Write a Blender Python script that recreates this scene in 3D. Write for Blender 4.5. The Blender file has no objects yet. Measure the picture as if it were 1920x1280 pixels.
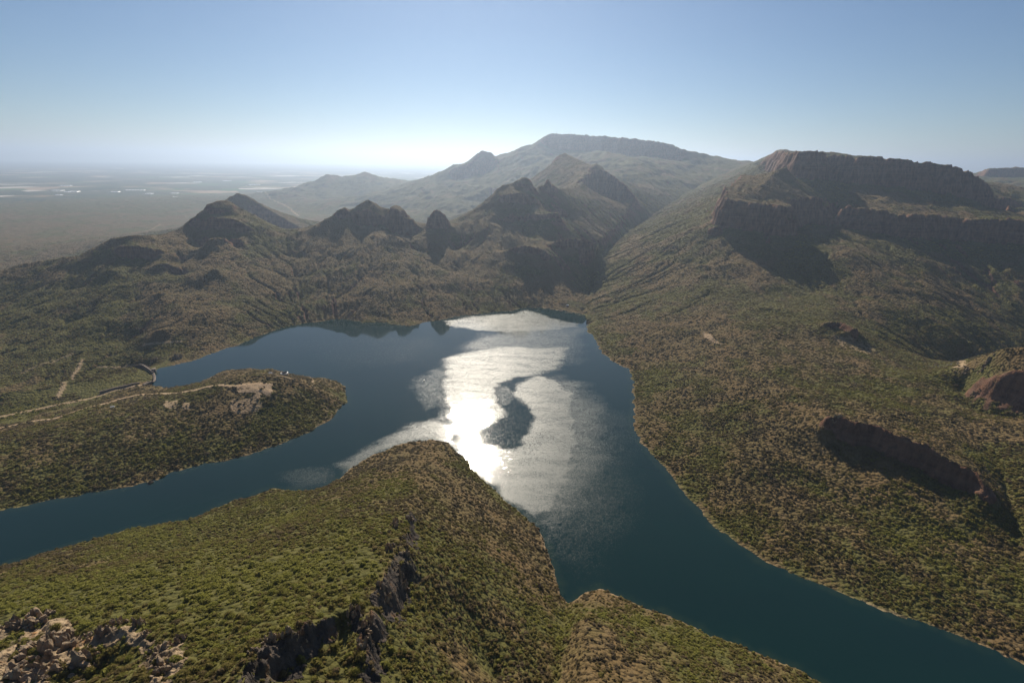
import bpy, math, random, time
import numpy as np
from mathutils import Vector, Matrix
T0 = time.time()
FULL = True
SC = bpy.context.scene

# ------------------------------------------------------------------ camera
CAM_H = 700.0                     # metres above the lake
FOC = 960.0                       # focal length in photo pixels (18 mm on 36 mm)
PITCH = math.atan((640 - 303) / FOC)
ROLL = 0.014
fwd = np.array([0, math.cos(PITCH), -math.sin(PITCH)])
up0 = np.array([0, math.sin(PITCH), math.cos(PITCH)])
rt0 = np.array([1.0, 0, 0])
RT = rt0 * math.cos(ROLL) + up0 * math.sin(ROLL)
UP = up0 * math.cos(ROLL) - rt0 * math.sin(ROLL)
cd = bpy.data.cameras.new("camera")
cam = bpy.data.objects.new("camera", cd)
SC.collection.objects.link(cam)
M = Matrix(((RT[0], UP[0], -fwd[0], 0), (RT[1], UP[1], -fwd[1], 0), (RT[2], UP[2], -fwd[2], CAM_H), (0, 0, 0, 1)))
cam.matrix_world = M
cd.sensor_width = 36; cd.lens = 18; cd.clip_start = 5; cd.clip_end = 400000
SC.camera = cam

# ------------------------------------------------------------------ sun, sky, exposure
SUN_EL, SUN_AZ = 31.0, -5.0       # degrees; azimuth measured from +Y towards +X
world = bpy.data.worlds.new("World"); SC.world = world; world.use_nodes = True
wn = world.node_tree
sky = wn.nodes.new("ShaderNodeTexSky"); sky.sky_type = 'NISHITA'; sky.sun_disc = False
sky.sun_elevation = math.radians(SUN_EL); sky.sun_rotation = math.radians(SUN_AZ)
sky.altitude = 700; sky.air_density = 1.0; sky.dust_density = 0.15; sky.ozone_density = 5.0
bg = wn.nodes["Background"]; bg.inputs[1].default_value = 0.050
wn.links.new(sky.outputs[0], bg.inputs[0])
sl = bpy.data.lights.new("sun", 'SUN'); sl.energy = 5.0; sl.angle = math.radians(0.5); sl.color = (1, 0.90, 0.75)
so = bpy.data.objects.new("sun", sl); SC.collection.objects.link(so)
el, az = math.radians(SUN_EL), math.radians(SUN_AZ)
sd = Vector((math.sin(az) * math.cos(el), math.cos(az) * math.cos(el), math.sin(el)))
so.rotation_euler = sd.to_track_quat('Z', 'Y').to_euler()
SC.view_settings.view_transform = 'Standard'; SC.view_settings.look = 'None'
SC.view_settings.exposure = 0.32; SC.view_settings.gamma = 1
SC.cycles.use_denoising = True
SC.cycles.max_bounces = 4; SC.cycles.diffuse_bounces = 2; SC.cycles.glossy_bounces = 2
SC.cycles.transmission_bounces = 1; SC.cycles.volume_bounces = 0; SC.cycles.transparent_max_bounces = 4
SC.cycles.sample_clamp_indirect = 3

# ------------------------------------------------------------------ photo measurements -> world points
def ray(px, py):
    return fwd * FOC + RT * (px - 960) + UP * (640 - py)
def PZ(px, py, z):
    d = ray(px, py); t = (z - CAM_H) / d[2]
    return (d[0] * t, d[1] * t, z)
def PD(px, py, D):
    d = ray(px, py); t = D / d[1]
    return (d[0] * t, D, CAM_H + d[2] * t)

# ------------------------------------------------------------------ numpy noise
def _hash(ix, iy, s):
    h = (ix.astype(np.int64) * 374761393 + iy.astype(np.int64) * 668265263 + s * 974634777) & 0xffffffff
    h = ((h ^ (h >> 13)) * 1274126177) & 0xffffffff
    h = h ^ (h >> 16)
    return h
def gnoise(x, y, s=0):
    x0 = np.floor(x); y0 = np.floor(y); fx = (x - x0).astype(np.float32); fy = (y - y0).astype(np.float32)
    u = fx * fx * fx * (fx * (fx * 6 - 15) + 10); v = fy * fy * fy * (fy * (fy * 6 - 15) + 10)
    x0 = x0.astype(np.int64); y0 = y0.astype(np.int64)
    def g(ix, iy, dx, dy):
        a = _hash(ix, iy, s).astype(np.float32) * np.float32(2 * math.pi / 4294967296.0)
        return np.cos(a) * dx + np.sin(a) * dy
    n00 = g(x0, y0, fx, fy); n10 = g(x0 + 1, y0, fx - 1, fy)
    n01 = g(x0, y0 + 1, fx, fy - 1); n11 = g(x0 + 1, y0 + 1, fx - 1, fy - 1)
    return (n00 * (1 - u) + n10 * u) * (1 - v) + (n01 * (1 - u) + n11 * u) * v
def fbm(x, y, lam, octv=5, s=0, gain=.5, ridge=False):
    out = np.zeros(np.shape(x), np.float32); a = 1.0; f = 1.0 / lam
    for i in range(octv):
        n = gnoise(x * f + 13.7 * i, y * f - 7.1 * i, s + i)
        out += a * ((1 - 2.6 * np.abs(n)) - .5 if ridge else n)
        a *= gain; f *= 2.03
    return out
def sstep(a, b, x):
    t = np.clip((x - a) / (b - a), 0, 1); return t * t * (3 - 2 * t)

# ------------------------------------------------------------------ base terrain on a log-polar grid
TH0, TH1, R0, R1 = -1.13, 1.13, 150.0, 15500.0
PLAIN_Z = -125.0
HB = 0.004
nth = int((TH1 - TH0) / HB) + 1; nr = int(math.log(R1 / R0) / HB) + 1
th = TH0 + np.arange(nth) * HB; lr = math.log(R0) + np.arange(nr) * HB
TH, LR = np.meshgrid(th, lr, indexing='ij')
RR = np.exp(LR); GX = (RR * np.sin(TH)).astype(np.float32); GY = (RR * np.cos(TH)).astype(np.float32)
fixz = np.zeros((nth, nr)); fixn = np.zeros((nth, nr)); seeds = []
def raster(p3, region):
    for a, b in zip(p3[:-1], p3[1:]):
        a = np.array(a, float); b = np.array(b, float)
        ra = max(1, math.hypot(a[0], a[1])); rb = max(1, math.hypot(b[0], b[1]))
        n = max(2, int(np.linalg.norm(a[:2] - b[:2]) / (min(ra, rb) * HB) * 2.5) + 1)
        t = np.linspace(0, 1, n)[:, None]; p = a * (1 - t) + b * t
        i = np.round((np.arctan2(p[:, 0], p[:, 1]) - TH0) / HB).astype(int)
        j = np.round((np.log(np.hypot(p[:, 0], p[:, 1])) - math.log(R0)) / HB).astype(int)
        ok = (i >= 0) & (i < nth) & (j >= 0) & (j < nr)
        np.add.at(fixz, (i[ok], j[ok]), p[ok, 2]); np.add.at(fixn, (i[ok], j[ok]), 1)
        if region is not None: seeds.extend((x, y, region) for x, y in p[ok, :2][::3])
def lineZ(pts, region): 
    p = [PZ(*q) for q in pts]; raster(p, region); return p
def lineD(pts, region):
    p = [PD(*q) for q in pts]; raster(p, region); return p
def dense(p, step):
    out = []
    for a, b in zip(p[:-1], p[1:]):
        a = np.array(a); b = np.array(b); n = max(1, int(np.linalg.norm(b[:2] - a[:2]) / step))
        for k in range(n): out.append(a + (b - a) * k / n)
    out.append(np.array(p[-1])); return out
def smooth2(p, n=5):
    out = []; p = [np.array(q, float) for q in p]
    for k in range(len(p) - 1):
        a, b, c, d = p[max(0, k - 1)], p[k], p[k + 1], p[min(len(p) - 1, k + 2)]
        for i in range(n):
            t = i / n; out.append(tuple(.5 * ((2 * b) + (c - a) * t + (2 * a - 5 * b + 4 * c - d) * t * t + (3 * b - a - 3 * c + d) * t ** 3)))
    out.append(tuple(p[-1])); return out
ROCKS = []                            # cliff lines, for the rock mask
def cliff(p, profile, region, side=1, wob=12.0, seed=1, end=.35):
    """rim polyline p; the ground drops by the profile [(horizontal offset, drop)] on the right of travel"""
    p = dense(p, 18 if np.hypot(p[0][0], p[0][1]) > 1500 else 8)
    q = np.array(p); n = len(q)
    s = np.cumsum(np.r_[0, np.linalg.norm(np.diff(q[:, :2], axis=0), axis=1)])
    t = np.gradient(q[:, :2], axis=0); k = max(3, n // 14)
    ker = np.ones(k) / k
    tx = np.convolve(np.pad(t[:, 0], k, 'edge'), ker, 'same')[k:-k]; ty = np.convolve(np.pad(t[:, 1], k, 'edge'), ker, 'same')[k:-k]
    l = np.hypot(tx, ty) + 1e-6; nx, ny = ty / l * side, -tx / l * side
    w = wob * (gnoise(s / (wob * 5) + seed * 9.3, s * 0 + .5, seed) * 2 + gnoise(s / (wob * 1.7) + seed, s * 0 + .5, seed + 5))
    q[:, 0] += nx * w; q[:, 1] += ny * w
    raster([tuple(v) for v in q], region)
    fade = np.clip(np.minimum(np.arange(n), np.arange(n)[::-1]) / max(1, n * end * .5), .12, 1) ** .7
    for off, drop in profile:
        b = q.copy(); o = off * (0.6 + .4 * fade)
        b[:, 0] += nx * o; b[:, 1] += ny * o; b[:, 2] -= drop * fade
        raster([tuple(v) for v in b], region)
        ROCKS.append(b[:, :2] - np.stack([nx, ny], 1) * off * .4)
    ROCKS.append(q[:, :2])

REG = ['headland', 'peninsula', 'ridge_hills', 'valley_slope', 'right_hill', 'mesa', 'distant_hill', 'mountain']
HEAD, PEN, RIDGE, SLOPE, RHILL, MESA, HILL2, MOUNT = range(8)
AMP = [10, 8, 13, 12, 14, 20, 24, 44]     # roughness of each region in metres
CVX = [.0010, .0008, .0, .0, .0004, .0, .0, .0]

# shorelines (measured on the photograph, at water level)
northshore = [(288,706),(290,697),(312,690),(345,683),(380,672),(415,657),(450,648),(480,633),(520,618),(570,607),(620,600),(650,600),(680,607),(710,605),(740,609),(765,615),(790,607),(830,600),(870,592),(920,587),(960,583),(985,578),(1010,577),(1040,581),(1070,587),(1091,592)]
rightshore = [(1095,610),(1108,635),(1125,660),(1150,680),(1178,692),(1183,720),(1184,780),(1186,812),(1200,832),(1240,878),(1280,930),(1330,980),(1380,1022),(1440,1056),(1500,1083),(1560,1110),(1640,1140),(1720,1168),(1800,1197),(1860,1222),(1920,1252),(2100,1340),(2500,1500)]
nearright = [(2100,1750),(1800,1450),(1545,1283),(1500,1252),(1440,1230),(1380,1203),(1330,1187),(1290,1168),(1240,1148),(1200,1131),(1160,1114),(1125,1102),(1098,1110),(1065,1130)]
headr = [(1052,1105),(1038,1060),(1027,1020),(1010,990),(975,958),(940,930),(905,897),(885,875),(865,850)]
headl = [(845,829),(810,823),(770,827),(730,838),(690,856),(650,881),(625,902),(600,916),(560,919),(510,916),(470,926),(420,945),(380,961),(340,976),(290,984),(240,989),(190,1004),(130,1023),(60,1041),(0,1059),(-200,1110),(-500,1200)]
pens = [(-500,1080),(-200,1010),(0,959),(36,952),(109,935),(182,923),(237,914),(284,906),(303,897),(328,888),(383,872),(438,863),(474,852),(529,833),(583,811),(620,786),(649,757),(656,735),(649,722),(620,711),(583,706),(540,698),(503,690),(456,689),(416,693),(390,706),(365,720),(328,726),(310,726),(291,720)]
lake_px = northshore + rightshore + nearright + headr + headl + pens
def wob_line(pts, seed):
    p = dense([PZ(a, b, 0) for a, b in pts], 14); q = np.array(p)
    r = np.hypot(q[:, 0], q[:, 1]); a = np.minimum(9, r * .006)
    q[:, 0] += a * 1.6 * gnoise(q[:, 0] / 45, q[:, 1] / 45, seed) + a * gnoise(q[:, 0] / 17, q[:, 1] / 17, seed + 2)
    q[:, 1] += a * 1.6 * gnoise(q[:, 0] / 45 + 9, q[:, 1] / 45, seed + 3) + a * gnoise(q[:, 0] / 17, q[:, 1] / 17 + 4, seed + 4)
    return [tuple(v) for v in q]
shores = [(northshore, RIDGE), (rightshore, SLOPE), (nearright, HEAD), (headr, HEAD), (headl, HEAD), (pens, PEN)]
lake_poly = []; SH = []
for pts, rg in shores:
    p = wob_line(pts, 11); SH.append((p, rg)); lake_poly += [(a[0], a[1]) for a in p]
lake_poly = np.array(lake_poly)
def inside(X, Y, poly):
    X = np.asarray(X, np.float64); Y = np.asarray(Y, np.float64); r = np.zeros(X.shape, bool)
    n = len(poly); xs = poly[:, 0]; ys = poly[:, 1]
    for k in range(n):
        x1, y1 = xs[k], ys[k]; x2, y2 = xs[(k + 1) % n], ys[(k + 1) % n]
        if y1 == y2: continue
        c = ((y1 > Y) != (y2 > Y))
        r ^= c & (X < (x2 - x1) * (Y - y1) / (y2 - y1) + x1)
    return r
def dist_pts(X, Y, P, stride=1):
    """distance to a set of points, on the grid, through a KD tree"""
    from mathutils import kdtree
    kd = kdtree.KDTree(len(P))
    for k, (a, b) in enumerate(P): kd.insert((a, b, 0), k)
    kd.balance(); f = kd.find
    xs = X.ravel().tolist(); ys = Y.ravel().tolist()
    d = np.empty(len(xs), np.float32); ix = np.empty(len(xs), np.int32)
    for k in range(len(xs)):
        r = f((xs[k], ys[k], 0)); d[k] = r[2]; ix[k] = r[1]
    return d.reshape(X.shape), ix.reshape(X.shape)
lake = inside(GX, GY, lake_poly)

# --- headland
lineZ([(842,830,0),(815,862,62),(790,900,128),(770,945,192),(757,975,222),(742,1030,250),(712,1100,285),(660,1135,300),(600,1160,312),(560,1178,322),(505,1212,332),(460,1265,345),(400,1420,380)], HEAD)
lineZ([(695,1140,292),(690,1200,296),(684,1300,300)], HEAD)
lineZ([(640,1165,288),(628,1225,292),(610,1310,296)], HEAD)
cliff([PZ(462,1272,338),PZ(505,1218,330),PZ(552,1186,320),PZ(600,1168,308)], [(4,11),(12,22)], HEAD, 1, 7, 5)
cliff([PZ(728,1140,272),PZ(744,1085,258),PZ(760,1050,246)], [(3,18),(7,26)], HEAD, 1, 3, 3)
cliff([PZ(764,1010,234),PZ(768,985,226),PZ(762,962,214)], [(3,12),(7,18)], HEAD, 1, 3, 4)
cliff([PZ(680,1230,300),PZ(690,1190,300),PZ(692,1160,296)], [(3,14),(7,22)], HEAD, 1, 3, 8)
lineZ([(1062,1128,1),(1058,1165,32),(1050,1220,68),(1042,1290,100),(1030,1420,140)], HEAD)
lineZ([(860,1120,168),(900,1180,140),(930,1280,120)], HEAD)
lineZ([(1125,1106,8),(1112,1135,48),(1100,1165,86),(1098,1230,125),(1120,1300,150),(1250,1420,150)], HEAD)
lineZ([(1200,1160,28),(1230,1230,75),(1300,1300,100)], HEAD)
lineZ([(-300,1180,180),(-120,1165,215),(0,1152,238),(60,1158,252),(130,1175,272),(240,1178,292),(330,1192,302),(330,1260,320),(400,1330,345)], HEAD)
lineZ([(200,1250,280),(120,1290,280)], HEAD)
lineZ([(300,1050,95),(450,1010,75),(560,960,55)], None)
# --- peninsula, gorge below the dam
lineZ([(612,746,26),(594,730,46),(560,714,66),(530,706,82),(480,703,84),(445,708,80),(400,722,72),(350,737,60),(290,752,52),(200,775,46),(100,803,42),(0,833,36),(-150,872,30),(-400,930,30)], PEN)
lineZ([(436,724,74),(480,728,76),(510,735,70)], PEN)
lineZ([(272,722,4),(240,727,2),(220,730,0),(170,744,-3),(118,757,-6),(60,775,-12),(0,790,-16),(-80,815,-22),(-300,860,-30)], PEN)
lineZ([(268,706,-62),(250,712,-66),(200,731,-68),(120,750,-66),(50,763,-68),(-40,783,-72),(-250,830,-80)], RIDGE)
raster([(PZ(256,700,-50)), PZ(230,707,-55)], RIDGE)
lineZ([(252,684,8),(225,688,10),(180,700,8),(120,715,6),(0,735,5)], None)
# --- left ridge
lineD([(-350,575,2450),(-150,535,2550),(0,507,2600),(60,492,2620),(150,478,2650),(185,461,2680),(215,447,2700),(245,441,2720),(300,445,2800),(330,437,2900),(360,410,3000),(385,392,3080),(420,385,3150),(450,390,3180),(480,405,3180),(520,431,3120),(555,437,3050),(580,429,3080),(610,411,3150),(640,399,3220),(665,391,3280),(690,381,3330),(715,389,3350),(745,395,3330),(765,404,3320),(787,424,3300),(800,427,3300),(822,424,3320),(848,422,3340),(862,419,3400),(880,402,3480),(910,378,3600),(935,352,3700),(960,344,3750),(990,338,3800),(1003,352,3820),(1015,346,3830),(1030,344,3900),(1048,353,3950),(1062,352,4200),(1082,350,4500),(1105,330,5000),(1118,313,5250),(1092,304,5550),(1060,288,5950),(1046,292,6000),(1020,324,6200),(998,333,6350)], RIDGE)
cliff([PD(664,402,3240),PD(690,396,3235),PD(716,404,3245)], [(18,70),(30,85)], RIDGE, 1, 14, 2)
cliff([PD(726,404,3260),PD(750,404,3240),PD(774,412,3240),PD(782,432,3240)], [(22,90),(36,112)], RIDGE, 1, 12, 3)
cliff([PD(804,412,3280),PD(822,402,3270),PD(840,412,3280)], [(18,62),(28,80)], RIDGE, 1, 8, 4)
cliff([PD(360,424,2960),PD(392,408,2970),PD(440,410,2985),PD(474,428,2970)], [(20,45),(34,60)], RIDGE, 1, 16, 5)
cliff([PD(380,448,2845),PD(425,452,2835),PD(462,446,2850)], [(20,62),(32,72)], RIDGE, 1, 12, 6)
cliff([PD(222,462,2625),PD(262,464,2600),PD(304,468,2620)], [(18,55),(30,64)], RIDGE, 1, 14, 7)
cliff([PD(318,500,2500),PD(352,508,2480)], [(16,30)], RIDGE, 1, 8, 7)
cliff([PD(938,366,3600),PD(975,362,3590),PD(1005,371,3620)], [(20,52),(34,66)], RIDGE, 1, 14, 8)
cliff([PD(950,405,3420),PD(1010,402,3430),PD(1045,396,3480)], [(18,30),(30,40)], RIDGE, 1, 16, 9)
cliff([PD(1035,455,3080),PD(1062,449,3090),PD(1100,448,3120),PD(1120,457,3130)], [(18,46),(30,58)], RIDGE, 1, 18, 10)
cliff([PD(955,466,2980),PD(990,462,2960),PD(1022,468,2960)], [(16,30),(28,38)], RIDGE, 1, 14, 11)
cliff([PD(1085,340,4750),PD(1100,330,4900),PD(1120,318,5050),PD(1150,330,4950),PD(1172,346,4850),PD(1186,368,4750)], [(40,160),(70,200)], RIDGE, 1, 22, 12)
lineD([(1186,372,4750),(1170,400,4350),(1150,425,3950),(1125,450,3500)], RIDGE)
# straight flanks from the crest down to the bay and the gorge, with spurs and hollows
_pair = [((-350,575,2450),(-300,880,-75)),((-150,535,2550),(-150,815,-74)),((0,507,2600),(0,774,-70)),((75,488,2630),(75,758,-67)),((150,478,2650),(150,742,-66)),((200,453,2690),(215,727,-66)),((245,441,2720),(262,700,-50)),((300,445,2800),(300,693,0)),((345,424,2950),(345,683,0)),((400,392,3100),(390,668,0)),((450,390,3180),(440,652,0)),((505,420,3140),(490,629,0)),((555,437,3050),(545,611,0)),((600,418,3110),(595,602,0)),((640,399,3220),(635,600,0)),((690,381,3330),(680,607,0)),((745,395,3330),(730,607,0)),((787,424,3300),(770,614,0)),((830,424,3320),(815,602,0)),((862,419,3400),(850,596,0)),((910,378,3600),(900,588,0)),((960,344,3750),(950,584,0)),((1015,346,3830),(1000,578,0)),((1062,352,4200),(1060,585,0))]
for f_, g_ in ((.27, .665), (.52, .425), (.77, .20)):
    pp = []
    for k, (a_, b_) in enumerate(_pair):
        A3, B3 = PD(*a_), PZ(*b_); w_ = 1 + .10 * math.sin(k * 2.9 + f_ * .6) + .04 * math.sin(k * 5.3)
        pp.append((A3[0] * (1 - f_) + B3[0] * f_, A3[1] * (1 - f_) + B3[1] * f_, B3[2] + (A3[2] - B3[2]) * g_ * w_))
    raster(smooth2(pp), None)
for sc_, zz in ((1.17, 60), (1.30, -60), (1.46, -120)):
    pp = [PD(*q) for q in [(-350,575,2450),(-150,535,2550),(0,507,2600),(150,478,2650),(245,441,2720),(330,437,2900),(400,400,3080),(480,405,3180),(555,437,3050),(640,399,3220),(715,389,3350),(787,422,3300),(862,419,3400)]]
    zc = [min(zz, p[2] - 100 * (sc_ - 1) / .17) if zz == 60 else zz for p in pp]
    raster([(p[0] * sc_ + 60 * math.sin(k * 2.1), p[1] * sc_ + 70 * math.cos(k * 1.7), z) for k, (p, z) in enumerate(zip(pp, zc))], RIDGE)
# --- the valley behind the lake and the slope right of it
lineD([(1092,590,2440),(1100,560,2650),(1105,540,2820),(1112,510,3100),(1125,485,3350),(1150,458,3700),(1185,430,4200),(1215,410,4700),(1240,393,5200),(1265,377,5800),(1295,358,6400),(1330,338,7100),(1365,322,7700),(1392,309,8200)], SLOPE)
lineZ([(1230,700,22),(1300,730,42),(1420,715,72),(1560,700,92),(1680,690,86),(1760,696,58)], SLOPE)
lineZ([(1180,600,45),(1300,590,90),(1430,610,118),(1560,630,118),(1680,660,84)], SLOPE)
lineZ([(1150,662,14),(1190,655,28),(1215,668,12)], SLOPE)
lineZ([(1788,686,5),(1750,684,4),(1850,668,6),(1950,645,9),(2150,600,18)], SLOPE)
lineD([(1590,470,2560),(1640,520,2330),(1690,565,2150),(1780,620,1950),(1840,655,1840)], SLOPE)
lineD([(1920,520,2500),(2100,520,2450)], MESA)
# --- spur and hill at the right edge
cliff([PZ(1553,777,124),PZ(1600,785,128),PZ(1650,800,128),PZ(1700,822,124),PZ(1760,850,116),PZ(1830,886,104),PZ(1862,915,90)], [(6,36),(13,54)], RHILL, 1, 9, 13, .3)
lineZ([(1790,772,96),(1842,835,78),(1880,900,60),(1905,980,42),(1915,1080,26),(1900,1160,10)], RHILL)
lineZ([(1797,694,60),(1812,684,105),(1832,673,165),(1870,659,215),(1920,653,245),(2050,655,262),(2300,690,260)], RHILL)
cliff([PZ(1826,722,122),PZ(1850,712,152),PZ(1880,706,176),PZ(1930,700,200),PZ(2020,702,215),PZ(2150,715,225)], [(7,44),(15,66),(60,104)], RHILL, 1, 14, 14, .2)
lineZ([(1800,730,85),(1825,790,84)], RHILL)
lineZ([(1560,835,58),(1640,905,48),(1720,965,36),(1800,1015,24)], RHILL)
lineZ([(1960,930,72),(1985,1030,58),(2050,1200,30)], RHILL)
# --- butte and mesa
cliff([PD(1398,324,3560),PD(1372,340,3360),PD(1358,356,3200),PD(1356,371,3040),PD(1372,374,2960),PD(1399,377,2930),PD(1442,384,2890),PD(1474,391,2850),PD(1486,380,3040),PD(1512,371,3110),PD(1540,372,3120),PD(1552,388,3160),PD(1548,378,3280)],
      [(14,55),(26,64),(40,140),(60,150)], MESA, 1, 22, 15, .2)
lineD([(1476,314,3480),(1450,325,3360),(1430,345,3180)], MESA)
cliff([PD(1455,283,5200),PD(1470,284,4500),PD(1480,291,3760),PD(1501,283,3650),PD(1528,284,3600),PD(1546,288,3620),PD(1556,291,3780),PD(1584,292,3720),PD(1610,294,3640),PD(1655,296,3600),PD(1720,303,3550),PD(1783,311,3500),PD(1826,321,3470),PD(1842,333,3460),PD(1858,350,3500),PD(1872,374,3620),PD(1890,370,3900)],
      [(14,70),(34,84),(54,165),(80,178)], MESA, 1, 26, 16, .12)
lineD([(1520,283,4600),(1650,298,4300),(1780,316,4200)], MESA)
cliff([PD(1552,384,3170),PD(1580,386,3080),PD(1600,390,3050),PD(1634,392,2990),PD(1676,400,2950),PD(1760,405,2940),PD(1850,411,2880),PD(1911,415,2820),PD(2000,430,2760),PD(2150,455,2750)],
      [(14,54),(30,66),(46,112),(66,124)], MESA, 1, 34, 17, .12)
lineD([(1890,385,3500),(1990,400,3400)], MESA)
# butte ribs below the wall
lineD([(1468,446,2800),(1500,490,2560),(1526,545,2320)], SLOPE)
lineD([(1355,430,2950),(1320,455,2900),(1270,480,2850)], None)
cliff([PZ(1545,603,150),PZ(1575,600,158),PZ(1604,610,160)], [(8,22),(18,30)], SLOPE, 1, 6, 18)
# --- far hills and mountain
lineD([(395,410,4500),(425,376,4900),(445,364,5000),(465,368,5000),(490,385,4900),(520,403,4800),(560,425,4700),(590,440,4600)], HILL2)
lineD([(500,376,12300),(548,353,12200),(565,348,12100),(595,336,12000),(615,327,11900),(640,330,12000),(660,331,12100),(672,326,12100),(683,322,12100),(700,329,12100),(730,337,11800),(760,346,11300)], MOUNT)
lineD([(620,328,11900),(612,350,11200),(598,372,10500)], MOUNT)
lineD([(683,323,12100),(690,350,11200),(668,380,10300)], MOUNT)
lineD([(640,345,11500),(645,370,10600)], MOUNT)
lineD([(760,346,11300),(800,337,10700),(830,322,10000),(850,310,9800),(870,306,9700),(888,295,9600),(907,286,9500),(920,291,9500),(932,298,9600),(955,286,9700),(975,276,9700),(1000,271,9700),(1012,262,9700),(1022,255,9700)], MOUNT)
cliff([PD(1022,254,9700),PD(1035,252,9700),PD(1060,252,9600),PD(1120,255,9300),PD(1170,259,9000),PD(1220,265,8800),PD(1260,271,8600),PD(1266,277,8500),PD(1285,281,8500)], [(70,120),(150,260)], MOUNT, 1, 50, 19, .1)
lineD([(1285,281,8500),(1320,290,8500),(1350,297,8500),(1392,307,8400),(1430,304,7600),(1446,297,6900),(1454,285,6500),(1470,281,6300),(1500,283,6200)], MOUNT)
lineD([(1060,254,10500),(1200,266,10000)], MOUNT)
cliff([PD(852,313,9600),PD(870,311,9450),PD(905,300,9300),PD(925,305,9300)], [(60,120),(130,240)], MOUNT, 1, 40, 20)
lineD([(1110,284,8400),(1150,290,7900),(1190,301,7400),(1215,320,6900),(1235,345,6400)], MOUNT)
lineD([(1250,300,8000),(1300,322,7600)], MOUNT)
lineD([(940,330,8600),(900,362,7700),(820,385,7300)], MOUNT)
lineD([(1838,322,8200),(1850,315,8000),(1920,315,7800),(2100,320,7600)], MOUNT)
cliff([PD(1840,323,8150),PD(1852,317,7950),PD(1920,317,7750),PD(2100,322,7500)], [(40,90),(70,120)], MOUNT, 1, 30, 21, .1)
lineD([(1900,372,6000),(2100,380,5500)], MOUNT)
lineZ([(700,418,-40),(780,425,10),(860,408,40),(950,392,60)], MOUNT)
# --- plain level around the hills
lineZ([(-500,470,-122),(0,462,-122),(200,440,-122),(330,425,-120)], RIDGE)
lineZ([(590,418,-110),(640,418,-95),(700,425,-60)], RIDGE)
raster([(p[0]*.84, p[1]*.84, -105) for p in [PD(*q) for q in [(395,410,4700),(445,364,5000),(490,385,4900),(560,425,4700)]]], HILL2)
lineZ([(470,388,-125),(540,396,-122),(600,401,-118),(660,404,-100),(720,405,-80)], MOUNT)
lineZ([(430,365,-125),(470,358,-125)], MOUNT)
for p, rg in SH:
    m = [(a, b, 0.0) for a, b, c in p]
    raster(m, rg)

shore_pts = np.concatenate([np.array(p)[:, :2] for p, _ in SH])
dshore, _ = dist_pts(GX[::2, ::2], GY[::2, ::2], shore_pts)
def up2(a, shp):
    i = np.minimum(np.arange(shp[0]) / 2, a.shape[0] - 1.001); j = np.minimum(np.arange(shp[1]) / 2, a.shape[1] - 1.001)
    i0 = i.astype(int); j0 = j.astype(int); fi = (i - i0)[:, None]; fj = (j - j0)[None]
    return (a[i0][:, j0] * (1 - fi) * (1 - fj) + a[i0 + 1][:, j0] * fi * (1 - fj) + a[i0][:, j0 + 1] * (1 - fi) * fj + a[i0 + 1][:, j0 + 1] * fi * fj)
dshore = up2(dshore, GX.shape)
S = np.array(seeds)
_, sidx = dist_pts(GX[::2, ::2], GY[::2, ::2], S[::2, :2])
regc = S[::2, 2].astype(int)[sidx]
region = np.repeat(np.repeat(regc, 2, 0), 2, 1)[:nth, :nr]
if region.shape != GX.shape: region = np.pad(region, ((0, nth - region.shape[0]), (0, nr - region.shape[1])), 'edge')
def blur(a, k, n=2):
    for _ in range(n):
        for ax in (0, 1):
            c = np.cumsum(np.pad(a, [(k + 1, k) if x == ax else (0, 0) for x in (0, 1)], 'edge'), axis=ax)
            a = (np.take(c, range(2 * k + 1, c.shape[ax]), ax) - np.take(c, range(0, c.shape[ax] - 2 * k - 1), ax)) / (2 * k + 1)
    return a
amp = blur(np.array(AMP, float)[region], 8); cvx = blur(np.array(CVX, float)[region], 6)
fixed = fixn > 0
fz = np.where(fixed, fixz / np.maximum(fixn, 1), 0)
fz = np.where(lake, -1.5 - np.minimum(45, .45 * dshore), fz); fixed |= lake
# outer edge: the plain on the left, upland behind the mountain on the right
edge_z = np.where(th < .1, PLAIN_Z - 12, 250.0) + sstep(.05, .3, th) * 0
fz[:, -1] = edge_z; fixed[:, -1] = True
fixed[:, -1] = True
src = cvx * (HB * RR) ** 2
def solve(fz, fixed, src):
    n0, n1 = fz.shape
    if min(n0, n1) > 24:
        m0, m1 = (n0 + 1) // 2, (n1 + 1) // 2
        pz = np.pad(np.where(fixed, fz, 0), ((0, 2 * m0 - n0), (0, 2 * m1 - n1))).reshape(m0, 2, m1, 2).sum((1, 3))
        pc = np.pad(fixed.astype(float), ((0, 2 * m0 - n0), (0, 2 * m1 - n1))).reshape(m0, 2, m1, 2).sum((1, 3))
        ps = np.pad(src, ((0, 2 * m0 - n0), (0, 2 * m1 - n1)), 'edge').reshape(m0, 2, m1, 2).mean((1, 3)) * 4
        z = solve(pz / np.maximum(pc, 1), pc > 0, ps)
        z = np.repeat(np.repeat(z, 2, 0), 2, 1)[:n0, :n1]
        z = np.pad(z, ((0, n0 - z.shape[0]), (0, n1 - z.shape[1])), 'edge')
        it = 70
    else:
        z = np.full((n0, n1), fz[fixed].mean() if fixed.any() else 0.0); it = 600
    z = np.where(fixed, fz, z)
    for _ in range(it):
        p = np.pad(z, 1, 'edge')
        z = np.where(fixed, fz, (p[:-2, 1:-1] + p[2:, 1:-1] + p[1:-1, :-2] + p[1:-1, 2:] + src) * .25)
    return z
Z = solve(fz, fixed, src)
print('solved', round(time.time() - T0, 1))
land = ~lake
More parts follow.
